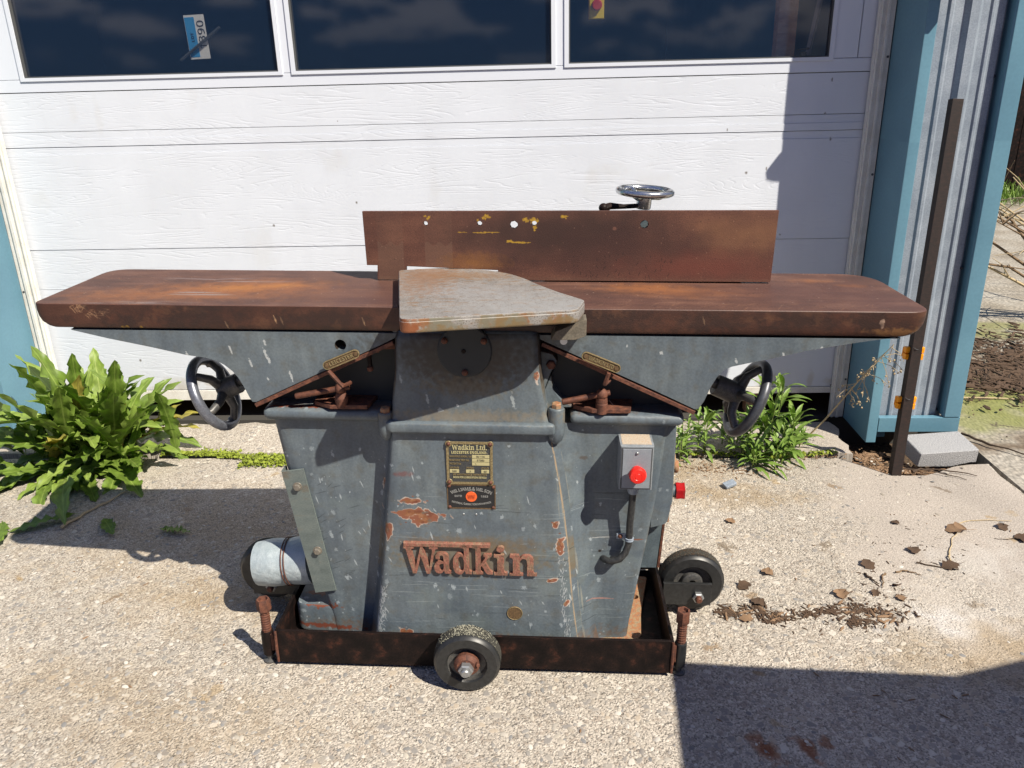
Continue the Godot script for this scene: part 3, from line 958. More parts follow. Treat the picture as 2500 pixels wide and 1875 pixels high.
	M.seal = mat(c8(70, 72, 74), 0.7)
	M.glass = mat(Color(0.10, 0.18, 0.28, 0.24), 0.02)
	M.glass.transparency = BaseMaterial3D.TRANSPARENCY_ALPHA
	M.glass.metallic_specular = 0.5
	M.dark = mat(c8(60, 58, 55), 0.9)
	M.wood = tri_mat(blotchy(256, 512, [Vector3(176, 134, 104), Vector3(200, 158, 124), Vector3(214, 178, 146)], 120, 0.02, 0.2), 0.4, 0.7)
	M.steel_dull = tri_mat(blotchy(128, 128, [Vector3(96, 92, 86), Vector3(128, 124, 116), Vector3(112, 92, 74)], 135, 0.08, 0.4), 0.05, 0.5, 0.4)
	M.shade_dark = mat(c8(44, 47, 49), 0.7)  # dark tone with the shade on the ways and cover disc painted in
	M.bracket = tri_mat(blotchy(128, 128, [Vector3(84, 78, 68), Vector3(100, 94, 84), Vector3(110, 100, 86)], 134, 0.04, 0.3), 0.15, 0.7)
	M.soil = tri_mat(blotchy(384, 384, [Vector3(56, 44, 34), Vector3(82, 66, 50), Vector3(104, 86, 66)], 121, 0.05, 0.6), 0.6, 0.95, 0.0, Color.WHITE, noise_height(512, 512, 122, 0.06), 0.8)
	M.yard = mat(Color.WHITE, 0.92)
	M.yard.albedo_texture = yard_texture()
	M.yard.heightmap_enabled = true
	M.yard.heightmap_texture = noise_height(1024, 1024, 124, 0.25)
	M.yard.heightmap_scale = 0.5
	M.block = tri_mat(blotchy(256, 256, [Vector3(118, 118, 120), Vector3(150, 151, 154), Vector3(172, 173, 174)], 127, 0.14, 0.7), 0.2, 0.95, 0.0, Color.WHITE, noise_height(256, 256, 128, 0.16), 0.25)
	var g := ground_textures()
	M.ground = mat(Color.WHITE, 0.9)
	M.ground.albedo_texture = g[0]
	M.ground.heightmap_enabled = true
	M.ground.heightmap_texture = g[1]
	M.ground.heightmap_scale = 0.45
	M.dead = tri_mat(blotchy(128, 128, [Vector3(92, 72, 54), Vector3(124, 98, 74), Vector3(150, 122, 94)], 129, 0.05, 0.4), 0.08, 0.85)
	M.dead_dark = tri_mat(blotchy(128, 128, [Vector3(50, 38, 30), Vector3(74, 56, 42), Vector3(98, 76, 54)], 130, 0.05, 0.4), 0.08, 0.9)
	M.shavings = mat(c8(150, 148, 132), 0.9)
	M.twig = mat(c8(112, 92, 70), 0.9)
	M.twig_dark = mat(c8(66, 52, 40), 0.9)
	M.straw = mat(c8(170, 152, 120), 0.85)
	M.dock = mat(Color.WHITE, 0.48)
	M.dock.albedo_texture = leaf_texture(Vector3(98, 120, 46), Vector3(150, 164, 92), 131)
	M.dock.backlight_enabled = true
	M.dock.backlight = Color(0.55, 0.7, 0.2)
	M.dock_pale = mat(Color.WHITE, 0.5)
	M.dock_pale.albedo_texture = leaf_texture(Vector3(120, 140, 62), Vector3(166, 176, 108), 132)
	M.dock_pale.backlight_enabled = true
	M.dock_pale.backlight = Color(0.55, 0.7, 0.2)
	M.dock_old = mat(Color.WHITE, 0.6)
	M.dock_old.albedo_texture = leaf_texture(Vector3(140, 132, 56), Vector3(166, 150, 90), 136)
	M.dock_old.backlight_enabled = true
	M.dock_old.backlight = Color(0.6, 0.6, 0.2)
	M.weed = mat(Color.WHITE, 0.5)
	M.weed.albedo_texture = leaf_texture(Vector3(112, 138, 62), Vector3(150, 170, 100), 133)
	M.weed.backlight_enabled = true
	M.weed.backlight = Color(0.5, 0.65, 0.2)
	M.stem = mat(c8(120, 134, 70), 0.6)
	M.moss = mat(c8(128, 140, 44), 0.8)
	M.moss.backlight_enabled = true
	M.moss.backlight = Color(0.4, 0.5, 0.1)

# ---------------------------------------------------------------- ground
func lie(x: float, z: float) -> float:      # the pavement dips to the right round the machine
	var wx := clampf((1.5 - absf(x + 0.22)) / 0.9, 0.0, 1.0)
	var wz := clampf((2.95 + z) / 0.5, 0.0, 1.0)
	return -0.0218 * clampf(x + 0.22, -0.75, 0.75) * wx * wz

func slab(x0: float, x1: float, zf: float, zb: float, nx: int, nz_: int, top: float, edge_seed: int, wob := 0.012, fx = null) -> void:
	bn.frequency = 3.0
	bn.seed = edge_seed
	var g := []
	for j in nz_ + 1:
		var row := []
		for i in nx + 1:
			var u := float(i) / nx; var v := float(j) / nz_
			var x := lerpf(x0, x1, u)
			var back := zb
			if fx != null:
				back = fx.call(x)
			var z := lerpf(zf, back + bn.get_noise_2d(x * 2.0, 9.0) * wob * 2.0, v)
			if i == nx:
				x += bn.get_noise_2d(3.0, z * 2.0) * wob * 3.0
			var e := 0.0
			if j == nz_ or i == nx or i == 0:
				e = -0.008
			row.append(Vector3(x, top + lie(x, z) + e, z))
		g.append(row)
	for j in nz_:
		for i in nx:
			quad(g[j][i], g[j][i + 1], g[j + 1][i + 1], g[j + 1][i])
	var d := Vector3(0, -0.16, 0)
	for i in nx:
		quad(g[nz_][i + 1], g[nz_][i], g[nz_][i] + d, g[nz_][i + 1] + d)
		quad(g[0][i], g[0][i + 1], g[0][i + 1] + d, g[0][i] + d)
	for j in nz_:
		quad(g[j][nx], g[j + 1][nx], g[j + 1][nx] + d, g[j][nx] + d)
		quad(g[j + 1][0], g[j][0], g[j][0] + d, g[j + 1][0] + d)

func ground_uv(p: Vector3, _n: Vector3) -> Vector2:
	return Vector2((p.x + 2.3) / 4.0, (p.z + 3.4) / 2.25)

func pavement() -> void:
	beg()
	quad(Vector3(-150, -0.15, 150), Vector3(150, -0.15, 150), Vector3(150, -0.15, -150), Vector3(-150, -0.15, -150))
	structure(fin("ground", M.soil), "bare brown soil under and round the pavement")
	beg()
	var back := func(x: float) -> float: return -2.955 if x < 1.16 else lerpf(-2.955, -2.80, clampf((x - 1.16) / 0.14, 0.0, 1.0)) if x < 1.42 else lerpf(-2.80, -2.90, clampf((x - 1.42) / 0.2, 0.0, 1.0))
	slab(-6.0, 1.704, 3.5, -2.955, 110, 60, 0.0, 3, 0.006, back)
	var o := fin("pavement", M.ground, null, 30.0, ground_uv)
	structure(o, "pale exposed aggregate concrete pavement in front of the garage door")
	# stones standing proud of the cement
	var st := []
	rng.seed = 33
	beg()
	lathe([Vector2(0, -0.6), Vector2(0.9, -0.3), Vector2(1.0, 0.0), Vector2(0.72, 0.45), Vector2(0.0, 0.62)], 7)
	var mesh := make(60.0)
	var mm := MultiMesh.new()
	mm.transform_format = MultiMesh.TRANSFORM_3D
	mm.use_colors = true
	mm.mesh = mesh
	var n := 15000
	var tones := [Color(0.38, 0.345, 0.29), Color(0.36, 0.33, 0.285), Color(0.25, 0.235, 0.215), Color(0.46, 0.43, 0.385), Color(0.30, 0.265, 0.22), Color(0.19, 0.185, 0.18), Color(0.40, 0.36, 0.30), Color(0.24, 0.22, 0.2)]
	var xs := []
	for k in n:
		var z := -1.2 - pow(rng.randf(), 1.25) * 1.74
		var half := 0.75 - z * 0.66
		var x := rng.randf_range(-half, minf(half, 1.66))
		if rng.randf() < clampf((x - 0.85 + (z + 2.2) * 0.45) / 0.5, 0.0, 0.93):
			continue
		var r := 0.0014 + pow(rng.randf(), 3.0) * 0.0055
		var b := Basis(Vector3.UP, rng.randf() * TAU) * Basis(Vector3.RIGHT, rng.randfn(0, 0.16)) * Basis.from_scale(Vector3(r * rng.randf_range(1.0, 1.8), r * rng.randf_range(0.22, 0.45), r))
		xs.append([Transform3D(b, Vector3(x, lie(x, z) + r * 0.02, z)), tones[rng.randi() % tones.size()] * rng.randf_range(0.85, 1.12)])
	mm.instance_count = xs.size()
	for k in xs.size():
		mm.set_instance_transform(k, xs[k][0])
		mm.set_instance_color(k, xs[k][1])
	var mi := MultiMeshInstance3D.new()
	mi.name = "aggregate"
	mi.multimesh = mm
	var sm := mat(Color.WHITE, 0.8)
	sm.vertex_color_use_as_albedo = true
	mi.material_override = sm
	mi.set_meta("kind", "stuff")
	o.add_child(mi, true)
	beg()
	slab(-6.0, 1.22, -2.985, -3.32, 100, 8, 0.004, 5, 0.014)
	structure(fin("threshold", M.ground, null, 30.0, ground_uv), "strip of concrete between the overgrown joint and the garage door")
	beg()
	slab(1.722, 12.0, 3.5, -16.0, 30, 60, 0.002, 7, 0.02)
	structure(fin("yard", M.yard, null, 30.0, func(p: Vector3, _n: Vector3) -> Vector2: return Vector2((p.x - 1.7) / 4.0, (p.z + 10.0) / 8.0)), "weathered concrete yard with green moss beside the building")
	beg()
	ext(PackedVector2Array([Vector2(-8, 3.40), Vector2(1.66, 3.40), Vector2(1.66, 12.0), Vector2(-8, 12.0)]), -0.149, -0.02, 0.0, Transform3D(Basis(Vector3(1, 0, 0), Vector3(0, 0, -1), Vector3(0, 1, 0)), Vector3.ZERO))
	structure(fin("floor", M.dark), "dark concrete floor of the workshop behind the door")

# ---------------------------------------------------------------- building
func building() -> void:
	var b := thing("workshop_building", "blue clad workshop with galvanised sheet panel around a white garage door", "building", Vector3.ZERO)
	# reveal and front strip of the right-hand door post, and the same at the left
	beg()
	ext(rpoly([Vector2(1.302, 3.36), Vector2(1.302, 3.09), Vector2(1.343, 3.09), Vector2(1.343, 3.145), Vector2(1.40, 3.145), Vector2(1.40, 3.36)], [0, 0.004, 0.004, 0, 0, 0], 2), 0.0, 3.0, 0.0, Transform3D(Basis(Vector3(1, 0, 0), Vector3(0, 0, -1), Vector3(0, 1, 0)), Vector3.ZERO))
	fin("door_post", M.blue, b)
	beg()
	ext(PackedVector2Array([Vector2(-2.365, 3.36), Vector2(-2.365, 3.09), Vector2(-2.50, 3.09), Vector2(-2.50, 3.36)]), 0.0, 3.0, 0.0, Transform3D(Basis(Vector3(1, 0, 0), Vector3(0, 0, -1), Vector3(0, 1, 0)), Vector3.ZERO))
	fin("door_post", M.blue, b)
	# corrugated galvanised sheet: shallow ribs
	beg()
	var prof := [Vector2(1.343, -3.128), Vector2(1.385, -3.128), Vector2(1.393, -3.121), Vector2(1.403, -3.121), Vector2(1.411, -3.128), Vector2(1.445, -3.128), Vector2(1.46, -3.112), Vector2(1.49, -3.112), Vector2(1.505, -3.128), Vector2(1.53, -3.128), Vector2(1.537, -3.122), Vector2(1.545, -3.122), Vector2(1.552, -3.128), Vector2(1.583, -3.128), Vector2(1.598, -3.16), Vector2(1.62, -3.16)]
	var r0 := []; var r1 := []
	for p in prof:
		r0.append(Vector3(p.x, 0.085, p.y)); r1.append(Vector3(p.x, 3.0, p.y))
	skin([r0, r1])
	for i in range(prof.size() - 1, -1, -1):
		prof[i] = prof[i] + Vector2(0, -0.002)
	var q0 := []; var q1 := []
	for i in range(prof.size() - 1, -1, -1):
		q0.append(Vector3(prof[i].x, 0.085, prof[i].y)); q1.append(Vector3(prof[i].x, 3.0, prof[i].y))
	skin([q0, q1])
	fin("galvanised_sheet", M.galv, b, 20.0)
	beg()
	bx(Vector3(1.507, 0.078, -3.105), Vector3(0.326, 0.064, 0.03), 0.003)
	fin("bottom_rail", M.blue, b)
	beg()
	ext(rpoly([Vector2(1.604, 3.20), Vector2(1.604, 3.088), Vector2(1.668, 3.088), Vector2(1.668, 3.20)], [0, 0.004, 0.004, 0], 2), 0.114, 3.0, 0.0, Transform3D(Basis(Vector3(1, 0, 0), Vector3(0, 0, -1), Vector3(0, 1, 0)), Vector3.ZERO))
	ext(PackedVector2Array([Vector2(1.604, 3.155), Vector2(1.60, 3.094), Vector2(1.604, 3.09)]), 0.114, 3.0, 0.0, Transform3D(Basis(Vector3(1, 0, 0), Vector3(0, 0, -1), Vector3(0, 1, 0)), Vector3.ZERO))
	fin("corner_trim", M.blue, b)
	for p in [Vector2(1.606, 1.42), Vector2(1.606, 0.125), Vector2(1.61, 0.72)]:
		beg()
		cyl(Vector3(p.x - 0.012, p.y, -3.155), Vector3(0, 0, 1), 0.006, 0.012, 0.002, 10)
		fin("screw", M.rim_dark, b)
	# white jamb trims
	var jamb := func(xa: float, xb: float, side: float) -> void:
		beg()
		bx(Vector3((xa + xb) / 2, 1.5, -3.375), Vector3(absf(xb - xa), 3.0, 0.022), 0.003)
		bx(Vector3(lerpf(xa, xb, 0.55), 1.5, -3.361), Vector3(absf(xb - xa) * 0.22, 3.0, 0.012), 0.004)
		bx(Vector3(lerpf(xa, xb, 0.18), 1.5, -3.362), Vector3(absf(xb - xa) * 0.12, 3.0, 0.01), 0.003)
		fin("jamb_trim", M.trim_white, b)
		for y in [0.18, 0.62, 1.06, 1.5]:
			beg()
			cyl(Vector3(lerpf(xa, xb, 0.86), y, -3.366), Vector3(0, 0, 1), 0.005, 0.004, 0.001, 10)
			fin("nail_head", M.seal, b)
	jamb.call(-2.298, -2.368, 1.0)
	jamb.call(1.240, 1.301, -1.0)
	# the shell that keeps the workshop dark
	beg()
	bx(Vector3(-0.45, 2.95, -3.25), Vector3(4.4, 0.7, 0.3))
	fin("header", M.blue, b)
	beg()
	bx(Vector3(-4.5, 1.65, -3.25), Vector3(4.0, 3.3, 0.3))
	fin("wall", M.blue, b)
	beg()
	bx(Vector3(-6.45, 1.6, -7.7), Vector3(0.1, 3.2, 8.6))
	fin("wall", M.dark, b)
	beg()
	bx(Vector3(1.615, 1.6, -7.66), Vector3(0.06, 3.2, 8.9))
	fin("wall", M.blue, b)
	beg()
	bx(Vector3(-2.4, 1.6, -12.05), Vector3(8.1, 3.2, 0.1))
	fin("wall", M.dark, b)
	beg()
	bx(Vector3(-2.4, 3.36, -7.6), Vector3(8.3, 0.12, 9.1))
	fin("roof", M.dark, b)
	beg()
	bx(Vector3(1.46, 1.6, -3.27), Vector3(0.2, 3.2, 0.1))
	fin("wall", M.dark, b)

func door() -> void:
	var d := thing("garage_door", "white sectional garage door with pressed wood grain and three panes", "garage door", Vector3.ZERO)
	var x0 := -2.35; var x1 := 1.268
	# strips between the seams
	for s in [[0.135, 0.619, 0.0], [0.6206, 0.7974, 0.0], [0.799, 1.2019, 0.004], [1.2021, 1.2312, 0.0], [1.2329, 1.2619, 0.004], [1.2621, 1.2932, 0.0], [1.2949, 1.448, 0.0]]:
		beg()
		ext(PackedVector2Array([Vector2(x0, s[0]), Vector2(x1, s[0]), Vector2(x1, s[1]), Vector2(x0, s[1])]), -3.445, -3.40 + s[2] * 0.5, 0.001)
		fin("door_panel", M.door_white, d)
	beg()
	bx(Vector3((x0 + x1) / 2, 0.8, -3.446), Vector3(x1 - x0, 1.3, 0.03))
	fin("backing", M.seal, d)
	beg()
	ext(PackedVector2Array([Vector2(x0, 0.078), Vector2(x1, 0.103), Vector2(x1, 0.133), Vector2(x0, 0.131)]), -3.44, -3.398, 0.003)
	fin("bottom_rail", M.trim_white, d)
	# window section: rails, stiles, panes
	beg()
	bx(Vector3((x0 + x1) / 2, 1.475, -3.42), Vector3(x1 - x0, 0.049, 0.044), 0.003)
	bx(Vector3((x0 + x1) / 2, 2.13, -3.42), Vector3(x1 - x0, 0.24, 0.044), 0.003)
	fin("rail", M.frame_white, d)
	for s in [[x0, -2.17], [-1.086, -1.04], [0.014, 0.058], [1.092, 1.19], [1.192, x1]]:
		beg()
		bx(Vector3((s[0] + s[1]) / 2, 1.755, -3.42), Vector3(s[1] - s[0], 0.51, 0.043), 0.003)
		fin("stile", M.frame_white, d)
	for s in [[-2.17, -1.086], [-1.04, 0.014], [0.058, 1.092]]:
		var a: float = s[0]; var c: float = s[1]
		beg()
		ext(PackedVector2Array([Vector2(a - 0.006, 1.492), Vector2(c + 0.006, 1.492), Vector2(c + 0.006, 2.02), Vector2(a - 0.006, 2.02)]), -3.43, -3.393, 0.002, Transform3D(), [PackedVector2Array([Vector2(a + 0.012, 1.506), Vector2(c - 0.012, 1.506), Vector2(c - 0.012, 2.008), Vector2(a + 0.012, 2.008)])])
		var w := fin("window", M.frame_white, d)
		beg()
		ext(PackedVector2Array([Vector2(a + 0.011, 1.5055), Vector2(c - 0.011, 1.5055), Vector2(c - 0.011, 2.009), Vector2(a + 0.011, 2.009)]), -3.432, -3.398, 0.0, Transform3D(), [PackedVector2Array([Vector2(a + 0.017, 1.511), Vector2(c - 0.017, 1.511), Vector2(c - 0.017, 2.004), Vector2(a + 0.017, 2.004)])])
		fin("gasket", M.seal, w)
		beg()
		bx(Vector3((a + c) / 2, 1.757, -3.412), Vector3(c - a - 0.03, 0.5, 0.003))
		fin("pane", M.glass, w)
	beg()
	bx(Vector3((x0 + x1) / 2, 2.45, -3.42), Vector3(x1 - x0, 0.39, 0.044), 0.003)
	fin("door_panel", M.door_white, d)

func inside() -> void:
	# auction tag stuck inside the pane: white card, blue band, turned on its side
	var t := thing("lot_tag", "blue and white lot number tag hanging behind the glass", "tag", Vector3(-1.444, 1.647, -3.475))
	t.rotation.z = 0.03
	beg()
	bx(Vector3(0, 0, 0), Vector3(0.084, 0.166, 0.001))
	fin("card", M.white, t)
	beg()
	bx(Vector3(-0.02, 0.0, 0.0012), Vector3(0.04, 0.15, 0.001))
	fin("blue_band", mat(c8(60, 150, 210), 0.5), t)
	var side := Basis(Vector3.BACK, PI / 2)
	beg()
	lettering("1390", 0.028, 0.001, false, false, 0.0, 0.105)
	shift(0, Transform3D(side, Vector3(0.036, 0.008, 0.001)))
	fin("number", mat(c8(24, 26, 30), 0.6), t)
	beg()
	lettering("LOT", 0.011, 0.001, true, false, 0.0, 0.034)
	shift(0, Transform3D(side, Vector3(-0.012, 0.0, 0.002)))
	fin("lettering", mat(c8(20, 40, 70), 0.6), t)
	beg()
	tube([Vector3(-1.52, 1.56, -3.462), Vector3(-1.34, 1.68, -3.462)], 0.006, 6)
	tag(fin("stay_bar", M.seal), "thin dark stay bar crossing the lot tag behind the glass", "bar")
	# stop switch
	var s := thing("emergency_switch", "yellow switch box with red mushroom button behind the third pane", "switch", Vector3(0.185, 1.72, -3.56))
	beg()
	bx(Vector3(0, 0, 0), Vector3(0.06, 0.09, 0.05), 0.004)
	fin("housing", mat(c8(226, 200, 60), 0.5), s)
	beg()
	cyl(Vector3(0, 0.005, 0.025), Vector3(0, 0, 1), 0.021, 0.018, 0.004)
	fin("button", mat(c8(190, 40, 50), 0.4), s)
	# timber post, lath and clamp at the end of the third pane
	beg()
	bx(Vector3(0.93, 1.0, -3.50), Vector3(0.075, 2.3, 0.06), 0.003)
	tag(fin("timber_post", M.wood), "bare timber post standing behind the right-hand window pane", "post")
	beg()
	tube([Vector3(1.04, 1.52, -3.54), Vector3(1.085, 1.80, -3.56)], 0.011, 4)
	tag(fin("lath", M.trim_white), "white lath leaning behind the end of the third pane", "lath")
	var c := thing("clamp", "small brass clamp on the sill beside the timber post", "clamp", Vector3(1.01, 1.53, -3.50))
	beg()
	cyl(Vector3(0, -0.04, 0), Vector3(0, 1, 0), 0.013, 0.04, 0.003)
	fin("body", M.brass, c)
	beg()
	tube([Vector3(-0.022, 0.008, 0), Vector3(0.022, 0.012, 0)], 0.004, 8)
	fin("handle", M.brass, c)
	# two bulbs burning inside
	var k := 0
	for p in [Vector3(-1.87, 1.93, -4.2), Vector3(-0.23, 1.90, -4.4)]:
		beg()
		ball(p, 0.012, 10)
		var m := mat(Color(1, 0.8, 0.5))
		m.emission_enabled = true
		m.emission = Color(1.0, 0.62, 0.25)
		m.emission_energy_multiplier = 1.4
		tag(fin("light_bulb", m), ["small warm bulb glowing behind the first pane", "small warm bulb glowing behind the middle pane"][k], "light bulb", "bulbs burning in the workshop")
		var l := OmniLight3D.new()
		l.position = p
		l.light_color = Color(1.0, 0.7, 0.35)
		l.light_energy = 0.03
		l.omni_range = 8.0
		l.omni_attenuation = 2.0
		l.light_size = 0.012
		l.shadow_enabled = true
		add_child(l)
		k += 1

# ---------------------------------------------------------------- the machine and its wheeled base
const SEAT := Vector3(-0.22, 0.0, -1.72)
const LEAN := -0.0218
const LAY := Transform3D(Basis(Vector3(1, 0, 0), Vector3(0, 0, -1), Vector3(0, 1, 0)), Vector3.ZERO)   # polygons (x, depth) drawn out upwards

func castor(parent: Node, c: Vector3, r: float, w: float) -> void:
	# a wheel on an axle along z: c is the middle of its outer face
	var xf := axis_xf(c - Vector3(0, 0, w), Vector3(0, 0, 1))
	beg()
	lathe([Vector2(r * 0.56, 0.004), Vector2(r * 0.9, 0.0), Vector2(r * 0.97, 0.006), Vector2(r, 0.014), Vector2(r, w - 0.014), Vector2(r * 0.97, w - 0.006), Vector2(r * 0.9, w), Vector2(r * 0.62, w), Vector2(r * 0.58, w - 0.004)], 44, xf)
	var wheel := fin("wheel", M.black, parent, 30.0)
	beg()
	lathe([Vector2(r * 1.0015, 0.012), Vector2(r * 1.004, 0.016), Vector2(r * 1.004, w - 0.016), Vector2(r * 1.0015, w - 0.012)], 44, xf)
	fin("tread", M.dusty, wheel, 30.0)
	beg()
	lathe([Vector2(r * 0.585, w - 0.003), Vector2(r * 0.56, w - 0.016), Vector2(r * 0.34, w - 0.02), Vector2(r * 0.32, w - 0.006), Vector2(r * 0.26, w - 0.003), Vector2(r * 0.12, w - 0.003)], 36, xf)
	fin("rim", M.iron, wheel, 30.0)

func mobile_base() -> void:
	var b := thing("mobile_base", "rusty angle iron frame on three black wheels carrying the machine", "wheeled base", SEAT)
	b.rotation.z = LEAN
	var x0 := -0.505; var x1 := 0.52; var h0 := 0.013; var h1 := 0.112; var zf := 0.05; var zr := -0.42
	beg()
	bx(Vector3((x0 + x1) / 2, (h0 + h1) / 2, zf - 0.004), Vector3(x1 - x0, h1 - h0, 0.008), 0.0015)
	bx(Vector3((x0 + x1) / 2, h0 + 0.004, zf - 0.045), Vector3(x1 - x0 - 0.02, 0.0075, 0.074), 0.001)
	fin("front_rail", M.rust_dark, b)
	for x in [x0, x1]:
		var sgn := 1.0 if x < 0.0 else -1.0
		beg()
		bx(Vector3(x + sgn * 0.004, (h0 + h1) / 2, (zf + zr) / 2 - 0.0045), Vector3(0.008, h1 - h0, zf - zr - 0.009), 0.0015)
		bx(Vector3(x + sgn * 0.045, h0 + 0.004, (zf + zr) / 2 - 0.05), Vector3(0.073, 0.0075, zf - zr - 0.13), 0.001)
		fin("side_rail", M.rust_dark, b)
		beg()
		tube([Vector3(x + sgn * 0.002, h0 + 0.002, zf + 0.001), Vector3(x + sgn * 0.001, 0.06, zf + 0.002), Vector3(x + sgn * 0.002, h1 - 0.002, zf + 0.001)], [0.003, 0.0042, 0.0032], 8)
		fin("weld", M.rust, b)
	beg()
	bx(Vector3((x0 + x1) / 2, (h0 + h1) / 2, zr - 0.004), Vector3(x1 - x0, h1 - h0, 0.008), 0.0015)
	fin("rear_rail", M.rust_dark, b)
	# levelling jacks at the two front corners
	for q in [[-0.534, 0.052], [0.541, 0.052]]:
		var x: float = q[0]; var z := 0.028
		beg()
		lathe([Vector2(0.0105, 0.022), Vector2(0.015, 0.024), Vector2(0.0162, 0.05), Vector2(0.0158, 0.092), Vector2(0.0135, 0.096), Vector2(0.0, 0.096)], 14, Transform3D(Basis(), Vector3(x, 0.0, z)))
		var s := fin("jack_sleeve", M.black if x > 0.0 else M.rust_dark, b)
		beg()
		var pr := [Vector2(0.0, 0.09)]
		for k in 19:
			pr.append(Vector2(0.0112 if k % 2 == 0 else 0.0128, 0.09 + k * 0.0036))
		pr.append(Vector2(0.0112, 0.16)); pr.append(Vector2(0.0, 0.16))
		lathe(pr, 14, Transform3D(Basis(), Vector3(x, 0.0, z)))
		fin("threaded_bolt", M.rust_pale, s, 20.0)
		beg()
		lathe([Vector2(0.0, 0.158), Vector2(0.0175, 0.158), Vector2(0.0185, 0.162), Vector2(0.0185, 0.186), Vector2(0.0165, 0.192), Vector2(0.013, 0.192), Vector2(0.011, 0.184), Vector2(0.0, 0.184)], 6, Transform3D(Basis(Vector3.UP, 0.3), Vector3(x, 0.0, z)))
		fin("bolt_head", M.rust, s, 20.0)
		beg()
		lathe([Vector2(0.0, 0.002), Vector2(0.017, 0.002), Vector2(0.017, 0.008), Vector2(0.008, 0.012), Vector2(0.008, 0.03), Vector2(0.0, 0.03)], 14, Transform3D(Basis(), Vector3(x, -0.003, z)))
		fin("jack_foot", M.iron, s)
		beg()
		tube([Vector3(x + (0.014 if x < 0.0 else -0.014), 0.04, z + 0.006), Vector3(x + (0.016 if x < 0.0 else -0.016), 0.09, z + 0.006)], 0.006, 8)
		fin("weld", M.rust, s)
	# front wheel with nut, collar and split pin
	castor(b, Vector3(0.0, 0.084, 0.128), 0.084, 0.058)
	beg()
	cyl(Vector3(0.0, 0.084, 0.05), Vector3(0, 0, 1), 0.012, 0.09, 0.001)
	fin("axle", M.rust_dark, b)
	beg()
	lathe([Vector2(0.011, 0.0), Vector2(0.031, 0.0), Vector2(0.032, 0.012), Vector2(0.024, 0.022), Vector2(0.011, 0.022)], 20, axis_xf(Vector3(0, 0.084, 0.115), Vector3(0, 0, 1)))
	fin("collar", M.rust, b)
	beg()
	hexbolt(Vector3(0.0, 0.084, 0.138), Vector3(0, 0, 1), 0.019, 0.014)
	cyl(Vector3(0.0, 0.084, 0.15), Vector3(0, 0, 1), 0.0115, 0.012, 0.003)
	fin("axle_nut", M.steel, b)
	beg()
	cyl(Vector3(0.027, 0.094, 0.13), Vector3(0.3, 0.1, 1), 0.005, 0.012, 0.001, 10)
	fin("grub_screw", M.rust, b)
	# wood shavings and grit stuck to the tops of the wheels
	var g := RandomNumberGenerator.new()
	g.seed = 17
	beg()
	lathe([Vector2(0, -0.4), Vector2(0.8, -0.1), Vector2(0.7, 0.4), Vector2(0, 0.6)], 5)
	var bit := make(20.0)
	for q in [[Vector3(0.0, 0.084, 0.099), 0.0845, 0.02, 420, M.shavings], [Vector3(0.612, 0.096, -0.252), 0.092, 0.02, 260, M.dead_dark]]:
		var mm := MultiMesh.new()
		mm.transform_format = MultiMesh.TRANSFORM_3D
		mm.mesh = bit
		mm.instance_count = q[3]
		for k in q[3]:
			var a := clampf(g.randfn(0.0, 0.42), -1.1, 1.1)
			var c: Vector3 = q[0]
			var s := g.randf_range(0.0005, 0.0013)
			mm.set_instance_transform(k, Transform3D(Basis(Vector3.BACK, -a) * Basis(Vector3.UP, g.randf() * TAU) * Basis.from_scale(Vector3(s * g.randf_range(1.0, 3.5), s, s)), c + Vector3(sin(a) * q[1], cos(a) * q[1], g.randf_range(-1, 1) * q[2])))
		var mi := MultiMeshInstance3D.new()
		mi.name = "grit" if q[3] == 420 else "dirt"
		mi.multimesh = mm
		mi.material_override = q[4]
		mi.set_meta("kind", "stuff")
		b.add_child(mi, true)
	# rear wheels on plates
	for q in [[0.612, 0.096, 1.0], [-0.61, 0.1, -1.0]]:
		var x: float = q[0]
		castor(b, Vector3(x, q[1], -0.225), 0.0915, 0.055)
		beg()
		var xm: float = 0.594 if x > 0.0 else -0.587
		bx(Vector3(xm, 0.079, -0.205), Vector3(0.136, 0.07, 0.01), 0.0015)
		fin("wheel_plate", M.black, b)
		beg()
		bx(Vector3(xm, 0.079, -0.30), Vector3(0.136, 0.07, 0.01), 0.0015)
		fin("wheel_plate", M.black, b)
		beg()
		hexbolt(Vector3(x + 0.012, 0.074, -0.2), Vector3(0, 0, 1), 0.0165, 0.013)
		fin("axle_nut", M.steel, b)
		beg()
		cyl(Vector3(x + 0.012, 0.074, -0.205), Vector3(0, 0, 1), 0.0095, 0.03, 0.003)
		fin("axle", M.rust_pale, b)

func table_uv(p: Vector3, n: Vector3) -> Vector2:
	if n.y > 0.5:
		return Vector2((p.x + 1.0) / 2.048, clampf(-p.z / 0.39, 0.0, 1.0) * 0.775)
	return Vector2((p.x + 1.0 + p.z * 0.4) / 2.048, 0.83 + clampf((0.965 - p.y) / 0.062, 0.0, 1.0) * 0.16)

